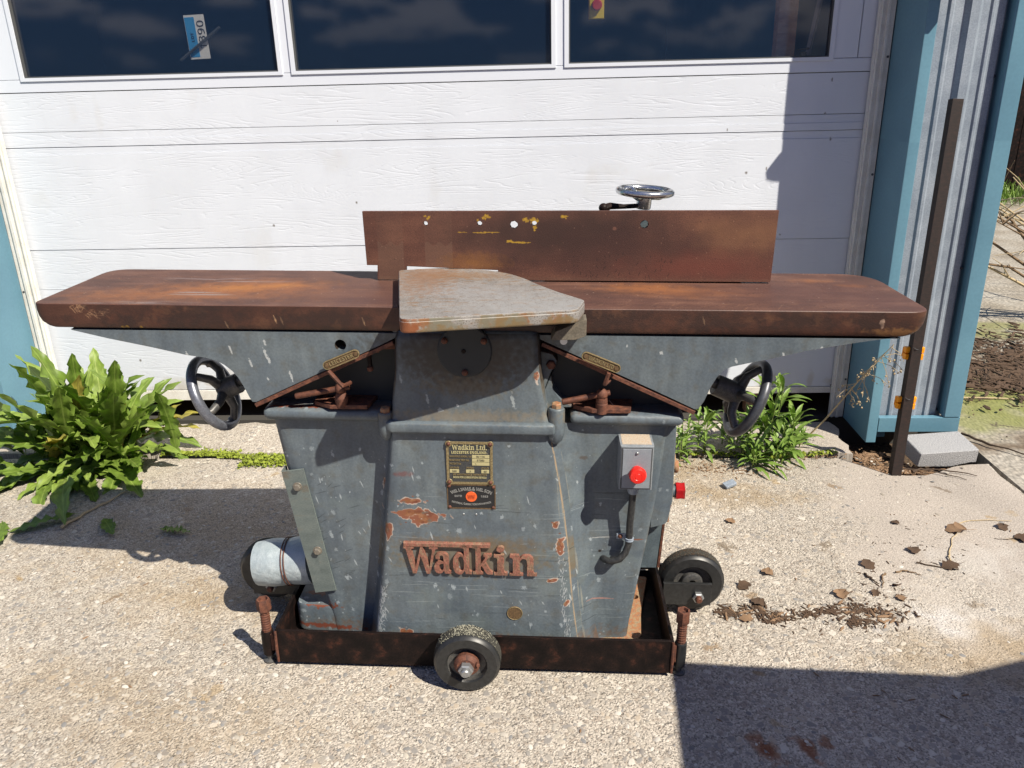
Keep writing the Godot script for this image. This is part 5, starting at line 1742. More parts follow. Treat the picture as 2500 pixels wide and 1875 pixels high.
func plates(m: Node) -> void:
	# oval brass plates above the slopes
	for q in [[Vector2(-0.288, 0.8345), 0.41, 0.094, "LEICESTER"], [Vector2(0.312, 0.8365), -0.385, 0.096, "WADKIN LTD"]]:
		var xf := Transform3D(Basis(Vector3.BACK, q[1]), Vector3(q[0].x, q[0].y, -0.007))
		beg()
		ext(oval(q[2], 0.0215), 0.0, 0.003, 0.0008, xf)
		var pl := fin("oval_plate", M.brass_dark, m)
		beg()
		ext(oval(q[2], 0.0215), 0.0028, 0.0048, 0.0005, xf, [oval(q[2] - 0.0045, 0.017)])
		fin("border", M.brass, pl)
		beg()
		lettering(q[3], 0.0098, 0.0014, true, false, 0.0, 0.062)
		shift(0, xf * Transform3D(Basis(), Vector3(0, -0.0049, 0.003)))
		fin("lettering", M.brass, pl)
		for x in [-0.0385, 0.0385]:
			beg()
			lathe([Vector2(0.0055, 0.0), Vector2(0.005, 0.0018), Vector2(0.0, 0.002)], 12, xf * axis_xf(Vector3(x, 0, 0.003), Vector3(0, 0, 1)))
			fin("screw", M.brass_dark, pl)
	# maker's plate
	var z := 0.0005
	beg()
	bx(Vector3(0.006, 0.5785, z + 0.0015), Vector3(0.112, 0.113, 0.003), 0.0005)
	var mp := fin("maker_plate", M.plate_black, m)
	beg()
	ext(PackedVector2Array([Vector2(-0.05, 0.522), Vector2(0.062, 0.522), Vector2(0.062, 0.635), Vector2(-0.05, 0.635)]), z + 0.002, z + 0.0046, 0.0006, Transform3D(), [PackedVector2Array([Vector2(-0.0435, 0.528), Vector2(0.056, 0.528), Vector2(0.056, 0.629), Vector2(-0.0435, 0.629)])])
	for p in [Vector2(-0.044, 0.629), Vector2(0.056, 0.629), Vector2(-0.044, 0.528), Vector2(0.056, 0.528)]:
		cyl(Vector3(p.x, p.y, z + 0.0025), Vector3(0, 0, 1), 0.008, 0.0022, 0.0005)
	fin("border", M.brass, mp)
	for p in [Vector2(-0.044, 0.629), Vector2(0.056, 0.629), Vector2(-0.044, 0.528), Vector2(0.056, 0.528)]:
		screw(mp, p.x, p.y, z + 0.0047, 0.0052, M.rust_pale)
	var line := func(s: String, cx: float, y: float, h: float, w: float, bold: bool, serif: bool, mt: Material, zz := 0.003) -> void:
		beg()
		lettering(s, h, 0.0012, bold, serif, cx, w)
		shift(0, Transform3D(Basis(), Vector3(0, y, z + zz)))
		fin("lettering", mt, mp)
	line.call("Wadkin Ltd.", 0.006, 0.6135, 0.0125, 0.084, true, true, M.cream)
	line.call("LEICESTER ENGLAND.", 0.006, 0.6035, 0.0066, 0.086, true, false, M.cream)
	line.call("MACHINE SERIAL No", -0.0155, 0.594, 0.0042, 0.052, true, false, M.brass)
	line.call("MACHINE TEST No", -0.0185, 0.584, 0.0042, 0.047, true, false, M.brass)
	line.call("PATENT No", -0.028, 0.5745, 0.0042, 0.027, true, false, M.brass)
	line.call("VOLTAGE", -0.031, 0.564, 0.004, 0.022, true, false, M.brass)
	line.call("PHASE", 0.007, 0.564, 0.004, 0.017, true, false, M.brass)
	line.call("CYCLES", 0.0435, 0.564, 0.004, 0.018, true, false, M.brass)
	line.call("SEE MAINTENANCE INSTRUCTION", 0.006, 0.5455, 0.0042, 0.082, true, false, M.brass)
	line.call("BOOK FOR LUBRICATION DETAILS", 0.006, 0.538, 0.0042, 0.08, true, false, M.cream)
	for q in [[0.033, 0.5965, 0.042, 0.0082, "RZ 116"], [0.033, 0.5868, 0.042, 0.0082, "57083"], [0.033, 0.577, 0.042, 0.0082, "\\"], [-0.031, 0.557, 0.0225, 0.009, "550"], [0.007, 0.557, 0.02, 0.009, "3"], [0.0435, 0.557, 0.019, 0.009, "60"]]:
		beg()
		bx(Vector3(q[0], q[1], z + 0.0035), Vector3(q[2], q[3], 0.0014), 0.0003)
		fin("number_field", M.cream, mp)
		beg()
		lettering(q[4], 0.0048, 0.0005, false, false, q[0] - (0.012 if q[4] == "\\" else 0.0))
		shift(0, Transform3D(Basis(), Vector3(0, q[1] - 0.0024, z + 0.0042)))
		fin("number", M.plate_dark, mp)
	# dealer's plate under it
	beg()
	bx(Vector3(0.0085, 0.4875, z + 0.0015), Vector3(0.119, 0.067, 0.003), 0.0005)
	var dp := fin("dealer_plate", M.plate_dark, m)
	beg()
	ext(PackedVector2Array([Vector2(-0.051, 0.454), Vector2(0.068, 0.454), Vector2(0.068, 0.521), Vector2(-0.051, 0.521)]), z + 0.002, z + 0.0038, 0.0004, Transform3D(), [PackedVector2Array([Vector2(-0.0485, 0.457), Vector2(0.0655, 0.457), Vector2(0.0655, 0.5185), Vector2(-0.0485, 0.5185)])])
	fin("border", M.brass_dark, dp)
	for p in [Vector2(-0.045, 0.5165), Vector2(0.063, 0.515), Vector2(-0.045, 0.459), Vector2(0.062, 0.459)]:
		screw(dp, p.x, p.y, z + 0.003, 0.0042, M.rust)
	beg()
	cyl(Vector3(0.0085, 0.488, z + 0.003), Vector3(0, 0, 1), 0.0138, 0.0012, 0.0003, 28)
	var em := fin("emblem", M.orange, dp)
	beg()
	lettering("WW", 0.011, 0.0008, true, false, 0.0085, 0.018)
	shift(0, Transform3D(Basis(), Vector3(0, 0.4825, z + 0.0042)))
	fin("monogram", mat(c8(170, 66, 28), 0.5), dp)
	var arc := func(s: String, cy: float, R: float, h: float, span: float, up: bool) -> void:
		beg()
		var total := 0.0
		var middle := []
		for k in s.length():
			var adv := 0.42 if s[k] in "I' " else 1.4 if s[k] in "WM" else 1.0
			middle.append(total + adv / 2.0)
			total += adv
		for k in s.length():
			if s[k] == " ":
				continue
			var a: float = (middle[k] / total - 0.5) * span
			var from := V.size()
			lettering(s[k], h, 0.0011, true, false, 0.0)
			var at := Vector3(0.0085 + R * sin(a), cy + (R * (cos(a) - 1.0) if up else R * (1.0 - cos(a))), z + 0.003)
			shift(from, Transform3D(Basis(Vector3.BACK, -a if up else a), at))
		fin("lettering", M.letter_grey, dp)
	arc.call("WILLIAMS & WILSON", 0.5055, 0.11, 0.0082, 0.9, true)
	arc.call("MONTREAL QUEBEC TORONTO WINDSOR", 0.4645, 0.16, 0.0046, 0.62, false)
	beg()
	lettering("LIMITED", 0.003, 0.0008, true, false, 0.0085, 0.018)
	shift(0, Transform3D(Basis(), Vector3(0, 0.5032, z + 0.003)))
	fin("lettering", M.letter_grey, dp)
	for q in [["ESTD", -0.0235], ["1883", 0.0405]]:
		beg()
		lettering(q[0], 0.0052, 0.0008, true, false, q[1], 0.018)
		shift(0, Transform3D(Basis(), Vector3(0, 0.4865, z + 0.003)))
		fin("lettering", M.letter_grey, dp)
	# oval tag with two rivets and round inspection badge
	var el := PackedVector2Array()
	for k in 24:
		el.append(Vector2(0.004 + cos(TAU * k / 24) * 0.0215, 0.4385 + sin(TAU * k / 24) * 0.0112))
	beg()
	ext(el, z - 0.001, z + 0.0016, 0.0004)
	var ov := fin("oval_tag", M.brass_dark, m)
	for x in [-0.0115, 0.0195]:
		screw(ov, x, 0.4388, z + 0.0016, 0.0033, M.steel)
	beg()
	cyl(Vector3(0.1145, 0.1555, 0.008), Vector3(0, 0, 1), 0.0205, 0.003, 0.0006, 30)
	var bd := fin("round_badge", M.brass_dark, m)
	beg()
	torus(Vector3(0.1145, 0.1555, 0.011), Vector3(0, 0, 1), 0.0192, 0.0011, 30, 6)
	fin("border", M.brass, bd)
	# the maker's name cast in the panel, its first letter carrying a bar over the next three
	beg()
	lettering("W", 0.082, 0.013, true, true, -0.121, 0.086)
	lettering("adk", 0.082, 0.013, true, true, -0.014, 0.148)
	lettering("in", 0.082, 0.013, true, true, 0.1165, 0.108)
	var lo := 1e9; var hi := -1e9
	for p in V:
		lo = minf(lo, p.y); hi = maxf(hi, p.y)
	for i in V.size():
		V[i].y = (V[i].y - lo) / (hi - lo) * 0.084
	shift(0, Transform3D(Basis(), Vector3(0.0, 0.2725, 0.003)))
	bx(Vector3(-0.055, 0.3555, 0.0095), Vector3(0.218, 0.0105, 0.013), 0.002)
	fin("cast_name", M.letter_red, m, 20.0)

func switchgear(m: Node) -> void:
	# stop-button box
	beg()
	var front := [Vector3(0.364, 0.5225, 0.022), Vector3(0.4425, 0.5235, 0.022), Vector3(0.4415, 0.638, 0.022), Vector3(0.3635, 0.637, 0.022)]
	bx(Vector3(0.4025, 0.582, -0.014), Vector3(0.0785, 0.1155, 0.071), 0.004)
	var b := fin("switch_box", M.boxgrey, m)
	beg()
	bx(Vector3(0.4025, 0.6399, -0.0165), Vector3(0.069, 0.0008, 0.058))
	fin("dust", M.boxdust, b)
	beg()
	bx(Vector3(0.4025, 0.5815, 0.0225), Vector3(0.066, 0.1025, 0.003), 0.001)
	fin("cover_plate", M.coverplate, b)
	beg()
	ext(PackedVector2Array([Vector2(0.3665, 0.528), Vector2(0.4385, 0.528), Vector2(0.4385, 0.635), Vector2(0.3665, 0.635)]), 0.02, 0.0225, 0.0, Transform3D(), [PackedVector2Array([Vector2(0.3695, 0.5303), Vector2(0.4355, 0.5303), Vector2(0.4355, 0.6327), Vector2(0.3695, 0.6327)])])
	fin("gasket", M.seal, b)
	for y in [0.6225, 0.545]:
		screw(b, 0.4025, y, 0.0238, 0.0038, M.steel)
	beg()
	lathe([Vector2(0.0, 0.0), Vector2(0.0135, 0.0), Vector2(0.0135, 0.014), Vector2(0.0195, 0.016), Vector2(0.0208, 0.02), Vector2(0.0202, 0.027), Vector2(0.0175, 0.0305), Vector2(0.0095, 0.0315), Vector2(0.0088, 0.0308), Vector2(0.0078, 0.0308), Vector2(0.0072, 0.0315), Vector2(0.0, 0.0318)], 30, axis_xf(Vector3(0.4035, 0.5765, 0.024), Vector3(0, 0, 1)))
	fin("stop_button", M.red, b, 40.0)
	# gland, cable and clip
	beg()
	lathe([Vector2(0.0, 0.0), Vector2(0.0115, 0.0), Vector2(0.0135, 0.005), Vector2(0.0135, 0.018), Vector2(0.012, 0.026), Vector2(0, 0.026)], 18, Transform3D(Basis(), Vector3(0.402, 0.499, -0.012)))
	fin("cable_gland", M.galv, b)
	beg()
	tube([Vector3(0.402, 0.502, -0.012), Vector3(0.4015, 0.46, -0.016), Vector3(0.4, 0.41, -0.022), Vector3(0.401, 0.37, -0.026), Vector3(0.4, 0.345, -0.026), Vector3(0.393, 0.322, -0.024), Vector3(0.379, 0.304, -0.022), Vector3(0.36, 0.295, -0.026), Vector3(0.347, 0.292, -0.034), Vector3(0.339, 0.288, -0.052)], 0.0088, 12)
	var cb := fin("cable", M.cable, m, 50.0)
	beg()
	torus(Vector3(0.401, 0.364, -0.026), Vector3(0, 1, 0.05), 0.0094, 0.0022, 20, 8)
	torus(Vector3(0.401, 0.359, -0.026), Vector3(0, 1, 0.05), 0.0094, 0.0022, 20, 8)
	bx(Vector3(0.385, 0.363, -0.036), Vector3(0.03, 0.016, 0.004), 0.001)
	fin("cable_clip", M.galv, cb)
	screw(cb, 0.379, 0.364, -0.034, 0.006, M.rust_pale)
	# selector knob and conduit fitting on the side
	beg()
	cyl(Vector3(0.506, 0.45, -0.12), Vector3(1, 0, 0), 0.017, 0.018, 0.002, 20)
	var kb := fin("knob_base", M.grey, m)
	beg()
	var ring := []
	for q in [[0.0, 0.021], [0.004, 0.0225], [0.016, 0.0205], [0.022, 0.0225], [0.023, 0.02]]:
		var row := []
		for k in 24:
			var a := TAU * k / 24.0
			var r: float = q[1] * (1.0 + 0.09 * cos(a * 6.0))
			row.append(Vector3(0.523 + q[0], 0.45 + r * cos(a), -0.12 + r * sin(a)))
		ring.append(row)
	skin(ring, true)
	fan(ring[0], true); fan(ring[4])
	for i in V.size() / 3:
		var t := V[i * 3 + 1]; V[i * 3 + 1] = V[i * 3 + 2]; V[i * 3 + 2] = t
	fin("selector_knob", M.red_dark, kb, 40.0)
	beg()
	cyl(Vector3(0.502, 0.535, -0.12), Vector3(1, 0, 0), 0.024, 0.014, 0.003, 20)
	cyl(Vector3(0.514, 0.52, -0.12), Vector3(1, 0, 0), 0.017, 0.012, 0.003, 16)
	fin("conduit_plug", M.tan, m)
	beg()
	bx(Vector3(0.503, 0.41, -0.14), Vector3(0.012, 0.08, 0.09), 0.003)
	bx(Vector3(0.503, 0.59, -0.13), Vector3(0.012, 0.09, 0.09), 0.003)
	fin("side_cover", M.tan, m)

# ---------------------------------------------------------------- things about the yard
func post_and_block() -> void:
	# rusty angle iron leaning back, let into the broken corner of the pavement
	var p := thing("fence_post", "rusty dark angle iron post leaning against the galvanised panel", "post", Vector3(1.308, -0.1, -2.805))
	var top := Vector3(1.378, 1.35, -2.945)
	var d := (top - p.position)
	var f := frame_along(d.normalized())
	var xf := Transform3D(Basis(Vector3(1, 0, 0) - d.normalized() * d.normalized().x, d.normalized(), Vector3(0, 0, 1) - d.normalized() * d.normalized().z).orthonormalized(), Vector3.ZERO)
	beg()
	var L := PackedVector2Array([Vector2(-0.017, 0.017), Vector2(-0.017, -0.018), Vector2(-0.012, -0.018), Vector2(-0.012, 0.012), Vector2(0.019, 0.012), Vector2(0.019, 0.017)])
	# section x / depth, drawn out along the post
	for i in L.size():
		L[i] = Vector2(L[i].x, -L[i].y)
	ext(L, 0.0, d.length(), 0.001, xf * LAY)
	fin("bar", M.angle, p, 20.0)
	var k := 0
	for y in [0.465, 0.275]:
		var t: float = (y + 0.1) / (top.y + 0.1)
		var ins := thing("fence_insulator", ["upper yellow plastic insulator clipped round the rusty post", "lower yellow plastic insulator clipped round the rusty post"][k], "insulator", p.position + d * t, "insulators on the rusty post")
		ins.rotation.z = -0.04
		ins.scale = Vector3(0.92, 0.85, 1.0)
		beg()
		for s in [[-0.026, 0.0], [0.032, 0.0]]:
			bx(Vector3(s[0], 0.014, -0.012), Vector3(0.018, 0.025, 0.022), 0.004)
			bx(Vector3(s[0], -0.016, -0.012), Vector3(0.016, 0.026, 0.026), 0.004)
		bx(Vector3(0.003, 0.0, -0.026), Vector3(0.076, 0.042, 0.006), 0.002)
		fin("clip", M.yellow, ins)
		beg()
		tube([Vector3(-0.02, 0.02, 0.003), Vector3(-0.017, 0.034, 0.012), Vector3(-0.004, 0.026, 0.02), Vector3(0.02, 0.022, 0.006)], 0.0012, 5)
		fin("wire", M.seal, ins)
		k += 1
	# concrete block lying on the edge
	beg()
	ext(rpoly([Vector2(-0.122, -0.036), Vector2(0.02, -0.042), Vector2(0.1, -0.026), Vector2(0.124, -0.028), Vector2(0.12, 0.034), Vector2(-0.119, 0.026)], 0.008, 3), -0.085, 0.06, 0.007)
	var o := fin("concrete_block", M.block)
	o.position = Vector3(1.535, 0.032, -2.945)
	o.rotation = Vector3(0.13, 0.13, -0.02)
	tag(o, "pale grey concrete block lying under the galvanised panel beside the rusty post", "block")

func leaf_shape(L: float, W: float, rise: float, droop: float, wave: float, fold: float, petiole: float, seed_: int, nseg := 14, blunt := 0.58) -> void:
	# a leaf from the origin along +z: rise and droop in radians, crimped edges
	rng.seed = seed_
	var ph1 := rng.randf() * TAU; var ph2 := rng.randf() * TAU
	var f := rng.randf_range(4.5, 7.5)
	var cols := [-1.0, -0.55, 0.0, 0.55, 1.0]
	var rows := []
	var p := Vector3.ZERO
	var twist := rng.randf_range(-0.35, 0.35)
	for i in nseg + 1:
		var s := float(i) / nseg
		var a := rise - droop * s * s
		var t := clampf((s - petiole) / (1.0 - petiole), 0.0, 1.0)
		var w := W * maxf(pow(sin(PI * pow(t, 0.82)), blunt) if t > 0.0 and t < 1.0 else 0.0, 0.05 if s < 0.96 else 0.0)
		var up := Vector3(0, cos(a), -sin(a)); var along := Vector3(0, sin(a), cos(a))
		var side := Vector3(1, 0, 0).rotated(along.normalized(), twist * s)
		var nup := up.rotated(along.normalized(), twist * s)
		var row := []
		for c in cols:
			var e := absf(c)
			var wv := wave * e * e * (sin(f * TAU * s + (ph1 if c < 0.0 else ph2)) + 0.45 * sin(f * 2.3 * TAU * s + ph2 + c)) * clampf(w / W, 0.0, 1.0)
			row.append(p + side * (c * w * 0.5 * (1.0 + 0.24 * e * sin(f * TAU * s * 1.3 + ph2 * c))) + nup * (fold * e * w * 0.5 + wv))
		rows.append(row)
		p += along * (L / nseg)
	for i in nseg:
		for k in 4:
			quad(rows[i][k + 1], rows[i][k], rows[i + 1][k], rows[i + 1][k + 1])

func leaf_mesh(L: float, W: float, rise: float, droop: float, wave: float, fold: float, petiole: float, seed_: int, nseg := 14, blunt := 0.58) -> ArrayMesh:
	# uv: across and along, kept by building the list in a fixed order
	beg()
	leaf_shape(L, W, rise, droop, wave, fold, petiole, seed_, nseg, blunt)
	var m := make(70.0)
	var arr := m.surface_get_arrays(0)
	var uv: PackedVector2Array = arr[Mesh.ARRAY_TEX_UV]
	var us := [0.0, 0.225, 0.5, 0.775, 1.0]
	for i in nseg:
		for k in 4:
			var b := (i * 4 + k) * 6
			var A := Vector2(us[k + 1], float(i) / nseg); var B := Vector2(us[k], float(i) / nseg)
			var C := Vector2(us[k], float(i + 1) / nseg); var D := Vector2(us[k + 1], float(i + 1) / nseg)
			var q := [A, B, C, A, C, D]
			for j in 6:
				uv[b + j - j % 3 + [0, 2, 1][j % 3]] = q[j]
	arr[Mesh.ARRAY_TEX_UV] = uv
	var out := ArrayMesh.new()
	out.add_surface_from_arrays(Mesh.PRIMITIVE_TRIANGLES, arr)
	return out

func plants() -> void:
	# big dock in the joint at the left
	var dock := thing("dock_plant", "large bushy dock plant with crinkled green leaves growing at the left pillar", "plant", Vector3(-1.88, 0.0, -2.97))
	var kinds := []
	for k in 10:
		kinds.append(leaf_mesh(1.0, 0.145 + 0.014 * (k % 4), 1.42, [0.3, 0.6, 0.2, 0.8, 1.0][k % 5], 0.026, 0.3, 0.16, 500 + k, 26))
	var g := RandomNumberGenerator.new()
	g.seed = 71
	for k in 176:
		var ring := k / 124.0
		var yaw := g.randf() * TAU
		if k % 3 == 0:
			yaw = g.randf_range(-1.7, 1.7)             # more leaves reach forward, to the light
		var o := put("leaf", kinds[g.randi() % 10], M.dock_old if k % 23 == 7 else M.dock if g.randf() < 0.62 else M.dock_pale, dock)
		var L := g.randf_range(0.30, 0.57)
		if k >= 124:                                   # low leaves sprawling forward over the joint
			ring = 0.0
			yaw = g.randf_range(-1.7, 0.75)
			L = g.randf_range(0.3, 0.5)
		var tilt := lerpf(1.25, 0.05, pow(ring, 0.75)) + g.randfn(0, 0.12)     # outermost leaves lie almost flat
		if tilt > 0.9:
			L *= 0.86
		var at := Vector3(g.randfn(0, 0.08), 0.0, g.randfn(0.02, 0.05))
		if k % 4 == 0:
			at += Vector3(g.randf_range(-0.28, 0.1), 0.0, g.randf_range(0.0, 0.14))
		if cos(yaw) < -0.2:
			L *= 0.8
			tilt *= 0.5
		o.transform = Transform3D(Basis(Vector3.UP, yaw) * Basis(Vector3.RIGHT, tilt) * Basis.from_scale(Vector3.ONE * L), at)
	for k in 16:
		beg()
		var a := g.randf() * TAU
		var e := Vector3(sin(a) * g.randf_range(0.05, 0.16), g.randf_range(0.12, 0.3), cos(a) * g.randf_range(0.04, 0.14))
		tube([Vector3(sin(a) * 0.02, -0.02, cos(a) * 0.02), e * 0.55 + Vector3(0, 0.02, 0), e], [0.007, 0.005, 0.003], 7)
		fin("stalk", M.stem, dock)
	# long leaves lying out on the pavement in front of it
	var flat := [[-1.98, -2.42, 0.5, 0.24], [-1.92, -2.33, -0.5, 0.24], [-1.62, -2.44, 0.7, 0.17], [-1.38, -2.36, 1.3, 0.14]]
	var says := ["limp dock leaf flat on the pavement nearest the left edge", "long dock leaf lying at the tip of the machine's shadow", "wilted dock leaf lying under the dry stick in the shade", "torn dark leaf lying alone in the table's shadow"]
	for k in flat.size():
		var q: Array = flat[k]
		var o := put("loose_leaf", leaf_mesh(q[3], q[3] * 0.25, 0.12, 0.22, 0.008, 0.15, 0.12, 560 + k), M.dock)
		o.position = Vector3(q[0], lie(q[0], q[1]) + 0.006, q[1])
		o.rotation.y = q[2] + (2.6 if k == 1 else 0.0)
		tag(o, says[k], "leaf")
	# narrow-leaved weeds by the right-hand handwheel
	var spots := [[0.59, -3.0, 0.28, 4, 0.10], [0.70, -3.05, 0.2, 3, 0.1], [0.86, -3.0, 0.36, 5, 0.13], [0.93, -2.95, 0.25, 4, 0.12], [0.80, -2.97, 0.22, 4, 0.1], [1.01, -3.01, 0.12, 4, 0.08], [0.52, -2.98, 0.16, 4, 0.08], [0.84, -2.88, 0.12, 6, 0.1]]
	var wsay := ["upright weed with lance leaves under the right-hand bracket's tip", "short weed between the handwheel and the starter housing", "tallest leafy weed rising behind the right-hand handwheel", "bushy weed with drooping leaves right of the handwheel", "dense weed clump below the handwheel rim", "small weed tuft at the foot of the dry stalk", "small weed tuft closest to the machine's side", "low sprawling weed spreading forward onto the pavement"]
	var blade := []
	for k in 6:
		blade.append(leaf_mesh(1.0, 0.155, [0.9, 0.7, 0.5, 1.1, 0.3, 0.8][k], [1.1, 1.3, 0.9, 1.2, 0.6, 1.5][k], 0.012, 0.3, 0.05, 600 + k, 8, 1.0))
	for k in spots.size():
		var q: Array = spots[k]
		var w := thing("leafy_weed", wsay[k], "weed", Vector3(q[0], -0.01, q[1]), "narrow-leaved weeds in the joint")
		var parts := []
		g.seed = 900 + k
		var st := SurfaceTool.new()
		st.begin(Mesh.PRIMITIVE_TRIANGLES)
		for s in q[3]:
			var lean := Vector3(g.randfn(0, 0.12), 1.0, g.randfn(0.05, 0.12)).normalized()
			var base := Vector3(g.randfn(0, 0.035), 0.0, g.randfn(0, 0.03))
			var hgt: float = q[2] * g.randf_range(0.55, 1.0)
			beg()
			tube([base, base + lean * hgt * 0.5, base + lean * hgt + Vector3(0, 0, 0.01)], [0.0028, 0.0022, 0.0012], 6)
			fin("stem", M.stem, w)
			var n := 11 if k != 7 else 8
			for l in n:
				var t := 0.15 + 0.85 * l / n
				var yaw := l * 2.4 + g.randf() * 0.6
				var len: float = q[4] * g.randf_range(0.7, 1.25) * (1.0 if t < 0.8 else 0.75)
				st.append_from(blade[g.randi() % 6], 0, Transform3D(Basis(Vector3.UP, yaw) * Basis(Vector3.RIGHT, lerpf(0.5, -0.35, t)) * Basis.from_scale(Vector3(len * 1.1, len * 1.1, len * 1.1)), base + lean * hgt * t))
		var o := put("foliage", st.commit(), M.weed, w)
		o.set_meta("kind", "stuff")
	# dry stalk with seed heads leaning to the post
	var ds := thing("dry_stalk", "dead beige weed stalk with dry seed heads leaning towards the blue post", "weed stalk", Vector3(1.02, 0.0, -3.06))
	beg()
	var e := Vector3(0.276, 0.473, 0.11)
	tube([Vector3.ZERO, e * 0.3 + Vector3(0, -0.01, 0), e * 0.62 + Vector3(0, 0.004, 0), e * 0.85, e + Vector3(0, 0.0, 0)], [0.0042, 0.0036, 0.0028, 0.0022, 0.001], 7)
	fin("stem", M.straw, ds)
	g.seed = 44
	for k in 26:
		var t := g.randf_range(0.52, 1.0)
		var at := e * t
		var o := Vector3(g.randfn(0, 0.03), g.randfn(-0.02, 0.03), g.randfn(0, 0.03)) * (0.5 + t)
		beg()
		tube([at, at + o * 0.6, at + o + Vector3(0, -0.015, 0)], [0.0014, 0.0012, 0.0008], 5)
		for j in 4:
			ball(at + o * g.randf_range(0.5, 1.1) + Vector3(g.randfn(0, 0.003), -0.008 - 0.006 * j, g.randfn(0, 0.003)), g.randf_range(0.002, 0.0042), 6)
		fin("seed_head", M.straw, ds)
	# green carpet of moss and clover in the joint
	var clump := func(called: String, xa: float, xb: float, za: float, zb: float, n: int, hgt: float, seed_: int, says_: String) -> void:
		g.seed = seed_
		beg()
		ext(PackedVector2Array([Vector2(-0.5, 0.0), Vector2(0.0, -0.35), Vector2(0.5, 0.0), Vector2(0.0, 0.42)]), 0.0, 0.04, 0.0, LAY)
		var lm := make(30.0)
		var mm := MultiMesh.new()
		mm.transform_format = MultiMesh.TRANSFORM_3D
		mm.mesh = lm
		mm.instance_count = n
		for k in n:
			var x := lerpf(xa, xb, g.randf())
			var z := lerpf(za, zb, 0.5 + 0.5 * clampf(g.randfn(0, 0.5), -1, 1)) + 0.02 * sin(x * 9.0)
			var s := g.randf_range(0.006, 0.017)
			mm.set_instance_transform(k, Transform3D(Basis(Vector3.UP, g.randf() * TAU) * Basis(Vector3.RIGHT, g.randfn(0, 0.6)) * Basis(Vector3.BACK, g.randfn(0, 0.5)) * Basis.from_scale(Vector3.ONE * s), Vector3(x, lie(x, z) + absf(g.randfn(0, 0.5)) * hgt, z)))
		var mi := MultiMeshInstance3D.new()
		mi.name = numbered(called)
		mi.multimesh = mm
		mi.material_override = M.moss
		add_child(mi, true)
		mi.set_meta("kind", "stuff")
		tag(mi, says_, "moss")
	clump.call("moss", -1.66, -0.6, -2.985, -2.95, 2600, 0.012, 51, "yellow-green moss filling the joint behind the left table end")
	clump.call("clover", -1.28, -1.05, -2.98, -2.86, 900, 0.022, 52, "bright clover spreading from the joint beside the cover strap")
	clump.call("moss", 0.45, 1.15, -3.0, -2.95, 700, 0.01, 53, "thin moss under the weeds in the joint at the right")
	clump.call("moss", -1.5, -1.32, -3.02, -2.96, 300, 0.01, 54, "tuft of moss on the joint just right of the dock")

